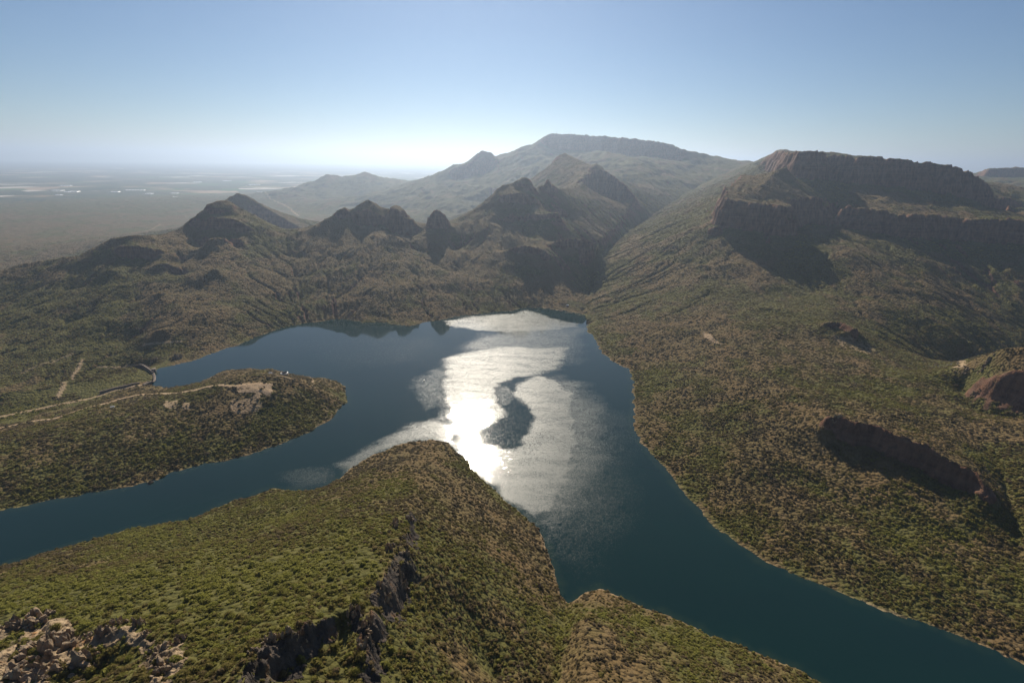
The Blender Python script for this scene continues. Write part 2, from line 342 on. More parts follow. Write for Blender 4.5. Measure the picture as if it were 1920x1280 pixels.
# large forms
fixsoft = 1 - .8 * np.clip(blur((fixed & land).astype(float), 5, 2) * 4, 0, 1)
relief = sstep(0, 260, dshore) * np.clip((Z - PLAIN_Z) / 120, 0, 1)
wx = GX + 60 * fbm(GX, GY, 420, 3, 31); wy = GY + 60 * fbm(GX, GY, 420, 3, 37)
Z = np.where(land, Z + relief * amp * .9 * fbm(wx, wy, 520, 4, 5, .5, True) * fixsoft, Z)
def dome(px, py, D, rad, h, hard=.5, asp=1.0):
    global Z
    c = PD(px, py, D); r = np.hypot(c[0], c[1]); w = (np.abs(GX - c[0]) < rad * 2.5) & (np.abs(GY - c[1]) < rad * 2.5)
    X, Y = GX[w], GY[w]; d = np.hypot((X - c[0]) / asp, Y - c[1]) / rad * (1 + .35 * fbm(X, Y, rad * 1.1, 3, int(px)))
    Z[w] = Z[w] + h * sstep(1, hard, d) * (1 - .18 * np.minimum(d, 1) ** 2)
dome(822,410,3310,85,40,.35); dome(690,400,3300,95,20,.3); dome(745,405,3290,75,36,.5); dome(640,408,3220,60,22,.4)
dome(1028,352,3880,38,36,.4); dome(985,352,3760,70,26,.5,1.3); dome(907,293,9450,330,30,.2)
dome(415,398,3120,90,26,.5,1.3); dome(1120,322,5200,110,40,.5)
# stream-power erosion, a few passes on the log-polar grid (the cell size grows with distance)
def erode(Z, passes, K):
    shp = Z.shape; N = Z.size; dx = (HB * RR).ravel(); area = dx * dx
    offs = [(-1, 0), (1, 0), (0, -1), (0, 1), (-1, -1), (-1, 1), (1, -1), (1, 1)]
    base = (lake.ravel()) | (Z.ravel() < PLAIN_Z + 3)
    idx = np.arange(N).reshape(shp)
    for _ in range(passes):
        best = np.zeros(shp); rec = idx.copy()
        P = np.pad(Z, 1, constant_values=1e9); I = np.pad(idx, 1)
        for di, dj in offs:
            l = math.hypot(di, dj)
            s = (Z - P[1 + di:1 + di + shp[0], 1 + dj:1 + dj + shp[1]]) / l
            m = s > best; best = np.where(m, s, best); rec = np.where(m, I[1 + di:1 + di + shp[0], 1 + dj:1 + dj + shp[1]], rec)
        order = np.argsort(Z.ravel()); r = rec.ravel(); rl = r.tolist(); A = area.tolist()
        for k in order[::-1].tolist():
            q = rl[k]
            if q != k: A[q] += A[k]
        A = np.array(A)
        F = K * np.sqrt(np.minimum(A, 4e5)) / np.maximum(dx, 4) * sstep(1500, 12000, A) * np.minimum(1, dx / 9) * (~base)
        z = Z.ravel().tolist(); Fl = F.tolist()
        for k in order.tolist():
            f = Fl[k]
            if f > 0:
                q = rl[k]
                if q != k:
                    zq = z[q]
                    if zq < z[k]: z[k] = (z[k] + f * zq) / (1 + f)
        Zn = np.array(z).reshape(shp)
        Z = Zn
    return Z
Zb = Z.copy()
jit = Z + .35 * HB * RR * fbm(GX, GY, 60, 3, 71)
Z = erode(np.where(land, jit, Z), 5, .027)
Z = np.where(land & (RR < 2300), .5 * Z + .5 * blur(Z, 1, 1), Z)
Z = np.maximum(Z, Zb - (6 + amp * 1.3))
Z = np.where(land, np.maximum(Z, np.where((Zb > .3) & (dshore < 150), np.minimum(.3 + .02 * dshore, Zb), Z)), Z)
print('eroded', round(time.time() - T0, 1))
# moisture map: the eroded gullies carry the green trees
gully = blur(np.clip((Zb - Z) / 14, 0, 1), 1)
valley = blur(np.clip((blur(Z, 9, 1) - Z) / (HB * RR * 3), -1, 1), 2)
dcl, _ = dist_pts(GX[::2, ::2], GY[::2, ::2], np.concatenate(ROCKS))
dcl = up2(dcl, GX.shape)

# ------------------------------------------------------------------ fine grid
HF = 0.0025 if FULL else 0.005
def sample(A, t, l):
    """Catmull-Rom sampling of a base grid at angle t and ln r l"""
    i = np.clip((t - TH0) / HB, 1, nth - 2.001); j = np.clip((l - math.log(R0)) / HB, 1, nr - 2.001)
    i0 = i.astype(int); j0 = j.astype(int); u = i - i0; v = j - j0
    def w(f): return (-.5*f+f*f-.5*f**3, 1-2.5*f*f+1.5*f**3, .5*f+2*f*f-1.5*f**3, -.5*f*f+.5*f**3)
    wu, wv = w(u), w(v); out = 0
    for a in range(4):
        ia = np.clip(i0 - 1 + a, 0, nth - 1)
        for b in range(4): out = out + wu[a] * wv[b] * A[ia, np.clip(j0 - 1 + b, 0, nr - 1)]
    return out
def slin(A, t, l):
    i = np.clip((t - TH0) / HB, 0, nth - 1.001); j = np.clip((l - math.log(R0)) / HB, 0, nr - 1.001)
    i0 = i.astype(int); j0 = j.astype(int); u = i - i0; v = j - j0
    return A[i0, j0]*(1-u)*(1-v) + A[i0+1, j0]*u*(1-v) + A[i0, j0+1]*(1-u)*v + A[i0+1, j0+1]*u*v
nf_t = int((TH1 - TH0) / HF) + 1; nf_r = int(math.log(R1 / R0) / HF) + 1
ft = TH0 + np.arange(nf_t) * HF; fl = math.log(R0) + np.arange(nf_r) * HF
FT, FL = np.meshgrid(ft, fl, indexing='ij'); FR = np.exp(FL)
FX = (FR * np.sin(FT)).astype(np.float64); FY = (FR * np.cos(FT)).astype(np.float64)
FZ = sample(Z, FT, FL)
f_sh = slin(dshore, FT, FL); f_cl = slin(dcl, FT, FL); f_amp = slin(amp, FT, FL)
f_land = inside(FX, FY, lake_poly) == False
def slope_of(Zf):
    gt = np.gradient(Zf, axis=0) / (HF * FR); gr = np.gradient(Zf, axis=1) / (HF * FR)
    return np.hypot(gt, gr)
slp = slope_of(FZ)
rockm = np.clip(sstep(.75, 1.25, slp) + .5 * sstep(30, 5, f_cl) * sstep(.45, .8, slp), 0, 1) * f_land
rockm = rockm * sstep(-110, -60, FZ)
nearreg = slin(blur(np.isin(region, (HEAD, RHILL, PEN, SLOPE)).astype(float), 2), FT, FL)
rockm = rockm * (1 - nearreg * sstep(8, 20, f_cl))
keep = sstep(0, 60, f_sh)
# small relief, hollows and spurs
n1 = fbm(FX, FY, 130, 5, 61, .52)
FZ = np.where(f_land, FZ + keep * (2 + .17 * f_amp) * n1 * np.clip(FR / 1500, .5, 1.6) * sstep(-124, -90, FZ), FZ)
# ledges on rock: bands of harder strata
h = 26 * (1 + .25 * fbm(FX, FY, 700, 2, 3)); q = FZ / h + .6 * fbm(FX, FY, 260, 3, 8)
fr = q - np.floor(q); led = (np.floor(q) + sstep(.30, .70, fr) - q) * h
FZ = FZ + led * rockm * .38
crag = fbm(FX, FY, 34, 4, 77, .6, True)
warm = np.clip(1 - slin(blur((region == HEAD).astype(float), 2), FT, FL), 0, 1)
for pix_ in ([(-60,1142),(60,1138),(130,1165),(165,1190),(150,1215),(165,1235),(150,1300),(-60,1300)], [(160,1185),(215,1160),(262,1158),(285,1185),(268,1210),(230,1205),(200,1225),(170,1210)],
             [(268,1215),(300,1200),(345,1192),(355,1225),(335,1300),(250,1300),(262,1240)], [(460,1232),(500,1196),(548,1180),(575,1195),(560,1225),(500,1250)], [(655,1140),(700,1150),(712,1250),(668,1290),(672,1200)]):
    P_ = np.array([PZ(a_, b_, {0: 262, 1: 285, 2: 305, 3: 328, 4: 302, 5: 95}[0 if a_ < 150 and b_ > 1100 else 1 if a_ < 250 else 2 if a_ < 400 else 3 if a_ < 600 else 4 if a_ < 1000 else 5])[:2] for a_, b_ in pix_])
    m_ = inside(FX + 9 * fbm(FX, FY, 22, 3, 401), FY + 9 * fbm(FX, FY, 22, 3, 402), P_) & f_land
    rockm = np.maximum(rockm, m_ * sstep(-.35, .05, fbm(FX, FY, 26, 3, 403)))
pale = np.where((warm < .5) & (FT < -.66) & (FR < 900), rockm, 0)
flute = fbm(FX, FY, 75, 3, 78, .55, True)
FZ = FZ + rockm * (crag * np.clip(FR / 300, 2.2, 9) + np.minimum(flute, .1) * np.clip((FR - 1500) / 200, 0, 14) + 3.2 * sstep(1500, 900, FR) * fbm(FX, FY, 17, 4, 79, .6, True))
bluff = blur(rockm, 2)
print('fine', FZ.shape, round(time.time() - T0, 1))
def height(x, y):
    x = np.asarray(x, float); y = np.asarray(y, float)
    i = np.clip((np.arctan2(x, y) - TH0) / HF, 0, nf_t - 1.001); j = np.clip((np.log(np.hypot(x, y)) - math.log(R0)) / HF, 0, nf_r - 1.001)
    i0 = i.astype(int); j0 = j.astype(int); u = i - i0; v = j - j0
    return FZ[i0, j0]*(1-u)*(1-v) + FZ[i0+1, j0]*u*(1-v) + FZ[i0, j0+1]*(1-u)*v + FZ[i0+1, j0+1]*u*v
def hit(px, py, zmin=-125):
    """the point of the ground seen at a photo pixel (used once, to read a position off the photograph)"""
    d = ray(px, py); d = d / d[1]
    D = HITD; X = d[0] * D; z = CAM_H + d[2] * D
    g = np.maximum(height(X, D), -500)
    m = np.nonzero(z <= np.where(g < 0, np.where(D < 2600, np.where(X > -1300, 0, g), g), g))[0]
    if len(m): return (X[m[0]], D[m[0]], float(g[m[0]]))
    return PZ(px, py, zmin)
HITD = 160.0 * 1.002 ** np.arange(2280)

# ------------------------------------------------------------------ painted ground: tracks, clearings (real bare soil)
bare = np.zeros(FX.shape, np.float32)
def seg_dist(X, Y, a, b):
    ax, ay, bx, by = a[0], a[1], b[0], b[1]; dx, dy = bx - ax, by - ay; L = dx*dx + dy*dy + 1e-9
    t = np.clip(((X - ax) * dx + (Y - ay) * dy) / L, 0, 1); return np.hypot(X - ax - t * dx, Y - ay - t * dy)
def windowed(pts, pad):
    a = np.array(pts)[:, :2]; t = np.arctan2(a[:, 0], a[:, 1]); r = np.hypot(a[:, 0], a[:, 1])
    pr = pad / r.min()
    i0 = max(0, int((t.min() - pr - TH0) / HF)); i1 = min(nf_t, int((t.max() + pr - TH0) / HF) + 2)
    j0 = max(0, int((math.log(max(R0, r.min() - pad)) - math.log(R0)) / HF)); j1 = min(nf_r, int((math.log(r.max() + pad) - math.log(R0)) / HF) + 2)
    return slice(i0, i1), slice(j0, j1)
def track(pix, width, val=1.0):
    p = [hit(*q) for q in pix]; w = windowed(p, width * 3); X, Y = FX[w], FY[w]
    d = np.full(X.shape, 1e9)
    for a, b in zip(p[:-1], p[1:]): d = np.minimum(d, seg_dist(X, Y, a, b))
    d = d + gnoise(X / 9, Y / 9, 5) * width * .35
    bare[w] = np.maximum(bare[w], val * sstep(width * .75, width * .3, d))
    return p
def patch(pix, val=1.0, rag=14, seed=3):
    p = np.array([hit(*q)[:2] for q in pix]); w = windowed(p, 40); X, Y = FX[w], FY[w]
    wx_ = X + rag * fbm(X, Y, 28, 3, seed); wy_ = Y + rag * fbm(X, Y, 28, 3, seed + 9)
    m = inside(wx_, wy_, p); br = fbm(X, Y, 14, 3, seed + 4)
    bare[w] = np.maximum(bare[w], m * val * sstep(-.55, -.15, br))
    return p
road = track([(-60,818),(0,803),(30,796),(60,790),(105,784),(150,768),(193,758),(232,746),(263,740),(296,738),(316,738),(368,731),(381,727),(412,723),(436,725)], 11)
lot = [(438,724),(453,719),(486,717),(497,721),(484,735),(464,738),(445,737)]
patch(lot, .9, 4, 5)
patch([(497,718),(511,720),(509,742),(500,745),(494,735)], 1, 8, 7)
patch([(478,736),(492,733),(488,750),(474,752)], .9, 10, 8)
patch([(305,753),(333,752),(334,764),(318,768),(306,762)], .8, 10, 9)
patch([(338,753),(360,753),(362,764),(345,772)], .8, 10, 10)
patch([(436,752),(480,744),(492,758),(478,775),(440,772),(424,768)], .6, 16, 11)
track([(252,684),(240,686),(215,690),(185,688)], 10, .7)
track([(155,676),(148,690),(136,705),(120,722),(108,745)], 12, .8)
track([(40,700),(70,686),(100,678),(135,664)], 16, .45)
track([(0,782),(60,770),(120,757),(170,744),(220,731),(262,722)], 15, .8)
track([(270,648),(300,645),(340,640)], 10, .75)
track([(582,704),(586,716)], 7, .8)
track([(506,700),(520,705),(545,710)], 6, .7)
patch([(1318,622),(1332,628),(1352,646),(1340,644),(1322,634)], .9, 6, 12)
patch([(1560,628),(1600,640),(1640,652),(1628,664),(1590,655)], .5, 14, 13)
track([(1040,581),(1060,585),(1078,588)], 9, .8)
patch([(1795,672),(1812,676),(1806,690),(1790,690)], .8, 10, 14)
track([(200,443),(255,437),(300,420)], 25, .35)
track([(470,352),(486,361),(505,371),(524,381),(545,392),(560,405)], 30, .5)
shoreband = sstep(16, 2, f_sh) * f_land * sstep(7, 1, FZ) * (.25 + .4 * sstep(0, .5, fbm(FX, FY, 120, 2, 44)))
bare = np.maximum(bare, shoreband.astype(np.float32))
# vegetation density: thick in the gullies, low on the shores, thin on dry upper slopes
f_gul = slin(gully, FT, FL); f_val = slin(valley, FT, FL)
veg = .5 + .55 * f_gul + .55 * f_val + 1.0 * fbm(FX, FY, 420, 3, 90) + .7 * fbm(FX, FY, 90, 3, 95)
reg_dry = np.array([.12, .02, -.14, .0, .05, .06, .1, .28])
veg = veg + slin(blur(reg_dry[region], 8), FT, FL)
def tint(pix, rad, amt):
    for q in pix:
        p = hit(*q); w = windowed([p], rad * 2.5); X, Y = FX[w], FY[w]
        veg[w] += amt * (.6 + 1.6 * np.clip(fbm(X, Y, rad * .8, 4, 55) + .25, 0, 1)) * np.exp(-((X - p[0])**2 + (Y - p[1])**2) / rad**2)
tint([(60,560),(120,600),(40,640),(160,540),(60,720),(180,700),(30,690)], 230, .35)
tint([(540,590),(600,585),(880,560),(930,545),(560,560)], 110, .55)
tint([(1115,510),(1112,540),(1140,465),(1190,428),(1230,398)], 90, .6)
tint([(1175,657)], 45, .9)
tint([(240,700),(222,708),(185,718),(140,730),(90,742),(40,752),(255,696)], 75, 1.0)
tint([(1200,1180),(1130,1150),(1300,1230)], 60, .4)
tint([(820,860),(790,850),(860,900),(900,950)], 60, -.3)
tint([(230,860),(330,850),(420,830),(520,800),(120,890),(40,900)], 70, .4)
tint([(380,800),(460,790),(440,760),(330,790)], 60, -.25)
tint([(1480,560),(1560,600),(1650,640),(1750,650),(1820,610),(1900,560)], 160, .5)
tint([(200,1080),(100,1100),(400,1020),(560,1000),(250,1060),(640,960)], 160, .35)
tint([(700,520),(690,470),(760,510),(600,480),(500,520),(850,480),(930,430)], 200, -.3)
tint([(1000,470),(1050,520),(870,520)], 150, -.15)
tint([(1250,520),(1350,540),(1400,620),(1250,640),(1300,450)], 260, -.12)
tint([(780,880),(840,900),(900,960),(700,900)], 90, -.3)
veg = np.clip(veg, 0, 1)
print('painted', round(time.time() - T0, 1))
# ------------------------------------------------------------------ helpers
def newmat(name):
    m = bpy.data.materials.new(name); m.use_nodes = True; nt = m.node_tree; nt.nodes.clear()
    out = nt.nodes.new("ShaderNodeOutputMaterial"); return m, nt, out
class NB:
    def __init__(s, nt): s.nt = nt
    def n(s, t, **kw):
        x = s.nt.nodes.new(t)
        for k, v in kw.items(): setattr(x, k, v)
        return x
    def put(s, sock, v):
        if isinstance(v, bpy.types.NodeSocket): s.nt.links.new(v, sock)
        else: sock.default_value = v
    def math(s, op, a, b=0.0, c=None, clamp=False):
        x = s.n("ShaderNodeMath", operation=op); x.use_clamp = clamp; s.put(x.inputs[0], a); s.put(x.inputs[1], b)
        if c is not None: s.put(x.inputs[2], c)
        return x.outputs[0]
    def mix(s, f, a, b, blend='MIX'):
        x = s.n("ShaderNodeMix", data_type='RGBA', blend_type=blend); s.put(x.inputs[0], f)
        s.put(x.inputs[6], a if isinstance(a, bpy.types.NodeSocket) else (*a, 1)); s.put(x.inputs[7], b if isinstance(b, bpy.types.NodeSocket) else (*b, 1)); return x.outputs[2]
    def noise(s, vec, scale, detail=4, rough=.55, dim='3D'):
        x = s.n("ShaderNodeTexNoise", noise_dimensions=dim); s.put(x.inputs['Vector'], vec); s.put(x.inputs['Scale'], scale)
        s.put(x.inputs['Detail'], detail); s.put(x.inputs['Roughness'], rough); return x.outputs[0]
    def ramp(s, f, lo, hi, a=0.0, b=1.0):
        x = s.n("ShaderNodeMapRange"); x.interpolation_type = 'SMOOTHSTEP'; s.put(x.inputs[0], f); s.put(x.inputs[1], lo); s.put(x.inputs[2], hi); s.put(x.inputs[3], a); s.put(x.inputs[4], b); return x.outputs[0]
    def attr(s, name, typ='GEOMETRY'):
        x = s.n("ShaderNodeAttribute", attribute_type=typ); x.attribute_name = name; return x
def grid_mesh(name, X, Y, Zv, keepm=None, attrs=None):
    n0, n1 = X.shape; idx = np.arange(n0 * n1).reshape(n0, n1)
    f = np.stack([idx[:-1, :-1], idx[1:, :-1], idx[1:, 1:], idx[:-1, 1:]], -1)[:, :, ::-1].reshape(-1, 4)
    if keepm is not None: f = f[keepm.reshape(-1)]
    used = np.zeros(n0 * n1, bool); used[f.ravel()] = True; rm = np.cumsum(used) - 1
    co = np.stack([X.ravel()[used], Y.ravel()[used], Zv.ravel()[used]], 1).astype(np.float32); f = rm[f].astype(np.int32)
    me = bpy.data.meshes.new(name); me.vertices.add(len(co)); me.vertices.foreach_set("co", co.ravel())
    me.loops.add(f.size); me.loops.foreach_set("vertex_index", f.ravel())
    me.polygons.add(len(f)); me.polygons.foreach_set("loop_start", np.arange(len(f), dtype=np.int32) * 4)
    me.polygons.foreach_set("use_smooth", np.ones(len(f), bool))
    for k, v in (attrs or {}).items():
        a = me.attributes.new(k, 'FLOAT', 'POINT'); a.data.foreach_set("value", v.ravel()[used].astype(np.float32))
    me.update(calc_edges=True); return me
def link(name, me, mat=None, kind=None, label=None, cat=None, group=None, parent=None, loc=None):
    o = bpy.data.objects.new(name, me); SC.collection.objects.link(o)
    if mat: me.materials.append(mat)
    if kind: o['kind'] = kind
    if label: o['label'] = label
    if cat: o['category'] = cat
    if group: o['group'] = group
    if parent: o.parent = parent
    if loc is not None: o.location = loc
    return o

# ------------------------------------------------------------------ materials of the setting
def ground_material():
    m, nt, out = newmat("bushveld_ground"); b = NB(nt)
    geo = b.n("ShaderNodeNewGeometry"); pos = geo.outputs['Position']; sep = b.n("ShaderNodeSeparateXYZ"); b.put(sep.inputs[0], pos)
    veg = b.attr('veg').outputs['Fac']; bare = b.attr('bare').outputs['Fac']; rock = b.attr('rock').outputs['Fac']
    nA = b.noise(pos, .011, 6, .6); nB = b.noise(pos, .05, 5, .65); nC = b.noise(pos, .22, 3, .6)
    soil = b.mix(b.ramp(nA, .38, .62), (.150, .100, .044), (.124, .094, .038))
    soil = b.mix(b.ramp(nB, .45, .7), soil, (.145, .104, .052))
    green = b.mix(b.ramp(nB, .35, .65), (.085, .082, .024), (.115, .104, .032))
    f = b.math('ADD', veg, b.math('MULTIPLY', b.math('SUBTRACT', nC, .5), .9)); f = b.ramp(f, .38, .72)
    col = b.mix(f, soil, green)
    # rock: warm quartzite with dark streaks and beds
    mp = b.n("ShaderNodeMapping"); b.put(mp.inputs[0], pos); mp.inputs['Scale'].default_value = (.06, .06, .012)
    st = b.noise(mp.outputs[0], 1.0, 5, .65)
    mp2 = b.n("ShaderNodeMapping"); b.put(mp2.inputs[0], pos); mp2.inputs['Scale'].default_value = (.004, .004, .11)
    bed = b.noise(mp2.outputs[0], 1.0, 4, .6)
    rk = b.mix(b.ramp(st, .35, .65), (.092, .046, .030), (.215, .112, .068))
    rk = b.mix(b.ramp(bed, .42, .6, 0, .35), rk, (.23, .145, .10))
    rk = b.mix(b.ramp(nB, .55, .75, 0, .7), rk, (.055, .045, .038))
    wm = b.attr('warm').outputs['Fac']
    grey = b.mix(b.ramp(st, .35, .65), (.035, .030, .027), (.105, .085, .068)); grey = b.mix(b.ramp(nB, .55, .72, 0, .7), grey, (.24, .12, .05)); grey = b.mix(b.ramp(nA, .55, .72, 0, .5), grey, (.19, .17, .09))  # headland rock greys, darkened in the colour to stand for shade on the crags
    light = b.mix(b.ramp(st, .35, .65), (.17, .125, .08), (.42, .31, .19)); light = b.mix(b.ramp(nB, .55, .7, 0, .8), light, (.36, .18, .07))
    grey = b.mix(b.attr('pale').outputs['Fac'], grey, light)
    rk = b.mix(wm, grey, rk)
    rf = b.ramp(b.math('ADD', rock, b.math('MULTIPLY', b.math('SUBTRACT', nC, .5), .8)), .40, .62)
    col = b.mix(rf, col, rk)
    bc = b.mix(nB, (.50, .34, .20), (.38, .29, .20))
    bf = b.math('MULTIPLY', bare, b.ramp(nC, .25, .5, .6, 1.0), clamp=True)
    col = b.mix(bf, col, bc)
    bump = b.n("ShaderNodeBump"); bump.inputs['Strength'].default_value = .9; bump.inputs['Distance'].default_value = 6
    vor = b.n("ShaderNodeTexVoronoi"); b.put(vor.inputs['Vector'], pos); vor.inputs['Scale'].default_value = .13
    hh = b.math('ADD', b.math('MULTIPLY', nC, .6), b.math('MULTIPLY', b.math('SUBTRACT', 1.0, vor.outputs['Distance']), b.math('SUBTRACT', 1.0, b.math('MAXIMUM', bf, rf), clamp=True)))
    b.put(bump.inputs['Height'], hh)
    p = b.n("ShaderNodeBsdfPrincipled"); b.put(p.inputs['Base Color'], col); p.inputs['Roughness'].default_value = .95
    p.inputs['Specular IOR Level'].default_value = .1; b.put(p.inputs['Normal'], bump.outputs[0])
    nt.links.new(p.outputs[0], out.inputs[0]); return m
MG = ground_material()

# terrain pieces: one mesh for each hill or slope
fi = np.clip(np.round((FT - TH0) / HB).astype(int), 0, nth - 1); fj = np.clip(np.round((FL - math.log(R0)) / HB).astype(int), 0, nr - 1)
regf = region[fi, fj]
cell_reg = regf[:-1, :-1]
names = ['headland_hill', 'peninsula', 'ridge_hills', 'valley_slope', 'rocky_hill', 'mesa', 'distant_hill', 'mountain']
attrs = {'veg': veg, 'bare': bare, 'rock': rockm, 'warm': warm, 'pale': pale}
for k, nm in enumerate(names):
    me = grid_mesh(nm, FX, FY, FZ, cell_reg == k, attrs)
    link(nm, me, MG, kind='structure')

# the plain: a disc to the horizon, fields and thorn scrub
def plain_material():
    m, nt, out = newmat("farmland_plain"); b = NB(nt)
    geo = b.n("ShaderNodeNewGeometry"); pos = geo.outputs['Position']
    big = b.noise(pos, .00022, 4, .6); med = b.noise(pos, .0016, 5, .65); sm = b.noise(pos, .02, 4, .6)
    col = b.mix(b.ramp(med, .4, .62), (.030, .048, .020), (.090, .090, .048))
    col = b.mix(b.ramp(sm, .45, .7, 0, .5), col, (.13, .11, .07))
    mp = b.n("ShaderNodeMapping"); b.put(mp.inputs[0], pos); mp.inputs['Rotation'].default_value = (0, 0, .3)
    vo = b.n("ShaderNodeTexVoronoi", distance='CHEBYCHEV'); b.put(vo.inputs['Vector'], mp.outputs[0]); vo.inputs['Scale'].default_value = .0011
    sp = b.n("ShaderNodeSeparateColor"); b.put(sp.inputs[0], vo.outputs['Color'])
    fld = b.mix(b.ramp(sp.outputs[0], .3, .8), (.06, .125, .035), (.42, .30, .20))
    fld = b.mix(b.ramp(sp.outputs[2], .80, .85), fld, (.62, .56, .48))
    px = b.n("ShaderNodeSeparateXYZ"); b.put(px.inputs[0], pos)
    band = b.math('MULTIPLY', b.ramp(px.outputs[1], 8500, 10500), b.ramp(px.outputs[1], 46000, 30000))
    sel = b.math('MULTIPLY', b.math('MULTIPLY', b.ramp(sp.outputs[1], .45, .5), b.ramp(big, .44, .54)), band)
    col = b.mix(b.math('MULTIPLY', sel, .9), col, fld)
    p = b.n("ShaderNodeBsdfPrincipled"); b.put(p.inputs['Base Color'], col); p.inputs['Roughness'].default_value = 1; p.inputs['Specular IOR Level'].default_value = .05
    nt.links.new(p.outputs[0], out.inputs[0]); return m
HAZE_R = 95000.0
a = np.linspace(-math.pi, math.pi, 181); r_ = np.array([16, 400, 900, 1600, 2400, 3500, 4500, 7000, 10000, 14000, 20000, 30000, 45000, 65000, 90000.])
A_, R_ = np.meshgrid(a, r_, indexing='ij')
pz = np.where(R_ < 2600, -260.0, PLAIN_Z)
pm = link('plain', grid_mesh('plain', R_ * np.sin(A_), R_ * np.cos(A_), pz), plain_material(), kind='structure')

# ------------------------------------------------------------------ the lake
def water_material():
    m, nt, out = newmat("lake_water"); b = NB(nt)
    geo = b.n("ShaderNodeNewGeometry"); pos = geo.outputs['Position']
    rip = b.attr('ripple').outputs['Fac']
    mp = b.n("ShaderNodeMapping"); b.put(mp.inputs[0], pos); mp.inputs['Rotation'].default_value = (0, 0, .35); mp.inputs['Scale'].default_value = (.5, 1.6, 1)
    streak = b.noise(mp.outputs[0], .02, 6, .62); fine = b.noise(pos, .35, 3, .7); cat = b.noise(mp.outputs[0], .0042, 4, .55)
    vs = b.n("ShaderNodeVectorMath", operation='MULTIPLY'); b.put(vs.inputs[0], mp.outputs[0]); vs.inputs[1].default_value = (1.5, 1.5, 0)
    fl_ = b.n("ShaderNodeVectorMath", operation='FLOOR'); b.put(fl_.inputs[0], vs.outputs[0])
    wnz = b.n("ShaderNodeTexWhiteNoise"); b.put(wnz.inputs['Vector'], fl_.outputs[0])
    spk = b.noise(pos, .10, 4, .75)
    rv_ = b.math('MULTIPLY', rip, b.ramp(streak, .34, .60, .66, .92))
    rv_ = b.math('ADD', rv_, b.math('MULTIPLY', b.math('MULTIPLY', b.math('SUBTRACT', spk, .5), .9), b.ramp(rip, 0, .25)))
    lit = b.ramp(b.math('SUBTRACT', rv_, wnz.outputs['Value']), -.04, .04)
    r2 = b.math('MULTIPLY', lit, b.ramp(fine, .30, .65, .85, 1.1))
    rough = b.math('ADD', b.math('MULTIPLY', r2, .42), b.ramp(cat, .4, .7, .03, .055))
    bump = b.n("ShaderNodeBump"); bump.inputs['Distance'].default_value = 1.0
    b.put(bump.inputs['Strength'], b.math('MULTIPLY', rip, .25)); b.put(bump.inputs['Height'], b.noise(pos, .22, 3, .7))
    p = b.n("ShaderNodeBsdfPrincipled"); b.put(p.inputs['Base Color'], b.mix(b.attr('shal').outputs['Fac'], b.mix(cat, (.004, .019, .021), (.005, .026, .024)), (.035, .055, .032))); p.inputs['IOR'].default_value = 1.30
    b.put(p.inputs['Roughness'], rough); b.put(p.inputs['Normal'], bump.outputs[0])
    nt.links.new(p.outputs[0], out.inputs[0]); return m
wk = (f_land == False)
wk = blur(wk.astype(float), 2, 1) > .001
gorge = inside(FX, FY, np.array([PZ(*q)[:2] for q in [(288,690,0),(286,698,0),(289,705,0),(288,714,0),(279,718,0),(262,728,0),(-600,860,0),(-600,640,0)]]))
wk &= ~gorge
ripple = np.zeros(FX.shape)
def rp(pix, val, soft, rag=20, seed=1, mode='max'):
    global ripple
    P = np.array([PZ(a, c, 0)[:2] for a, c in pix]); w = windowed([(q[0], q[1]) for q in P], soft * 3 + rag * 2); X, Y = FX[w], FY[w]
    ang = .35; u = X * math.cos(ang) + Y * math.sin(ang); v = -X * math.sin(ang) + Y * math.cos(ang)
    wx_ = X + rag * 2 * fbm(u / 2.5, v, rag * 4, 4, seed, .6); wy_ = Y + rag * 2 * fbm(u / 2.5, v, rag * 4, 4, seed + 7, .6)
    m = inside(wx_, wy_, P)
    d = np.full(X.shape, 1e9)
    for k in range(len(P)): d = np.minimum(d, seg_dist(wx_, wy_, P[k], P[(k + 1) % len(P)]))
    s = np.where(m, d, -d); f = sstep(-soft, soft, s)
    if mode == 'max': ripple[w] = np.maximum(ripple[w], val * f)
    else: ripple[w] = ripple[w] * (1 - f) + val * f
rp([(836,602),(870,596),(920,591),(962,588),(984,581),(1012,588),(1040,598),(1084,606),(1088,612),(1040,618),(980,622),(900,620),(845,612)], .50, 14, 12, 1)
rp([(905,630),(960,622),(1060,615),(1088,612),(1084,640),(1075,668),(1050,690),(1000,690),(900,660),(880,645)], .30, 60, 30, 2)
rp([(835,672),(870,664),(930,650),(1000,650),(1062,650),(1058,672),(1040,690),(1000,702),(985,740),(980,780),(960,810),(905,818),(872,818),(840,802),(836,760),(826,735),(842,706)], .80, 24, 14, 3)
rp([(640,868),(690,842),(740,812),(775,797),(815,790),(862,795),(885,805),(880,820),(850,832),(800,824),(750,832),(690,858),(650,886)], .85, 18, 10, 4)
rp([(1000,703),(1040,712),(1070,735),(1080,790),(1080,850),(1060,920),(1030,960),(1000,965),(960,940),(900,890),(868,850),(862,836),(900,830),(948,842),(972,832),(988,806),(1002,782),(992,760),(962,742),(968,722)], .95, 12, 10, 5)
rp([(1030,712),(1075,728),(1110,752),(1128,775),(1135,830),(1140,880),(1110,940),(1060,980),(1010,960),(1020,860),(1030,780)], .62, 60, 30, 15)
rp([(1040,760),(1110,770),(1150,810),(1170,880),(1150,970),(1090,1030),(1040,1010),(1010,940)], .30, 80, 34, 16)
rp([(530,890),(560,880),(600,878),(622,890),(600,908),(560,912)], .38, 22, 10, 6)
rp([(780,705),(820,690),(834,700),(828,740),(800,760),(785,740)], .22, 30, 20, 7)
rp([(560,640),(700,620),(800,640),(780,680),(640,690)], .04, 60, 30, 8)
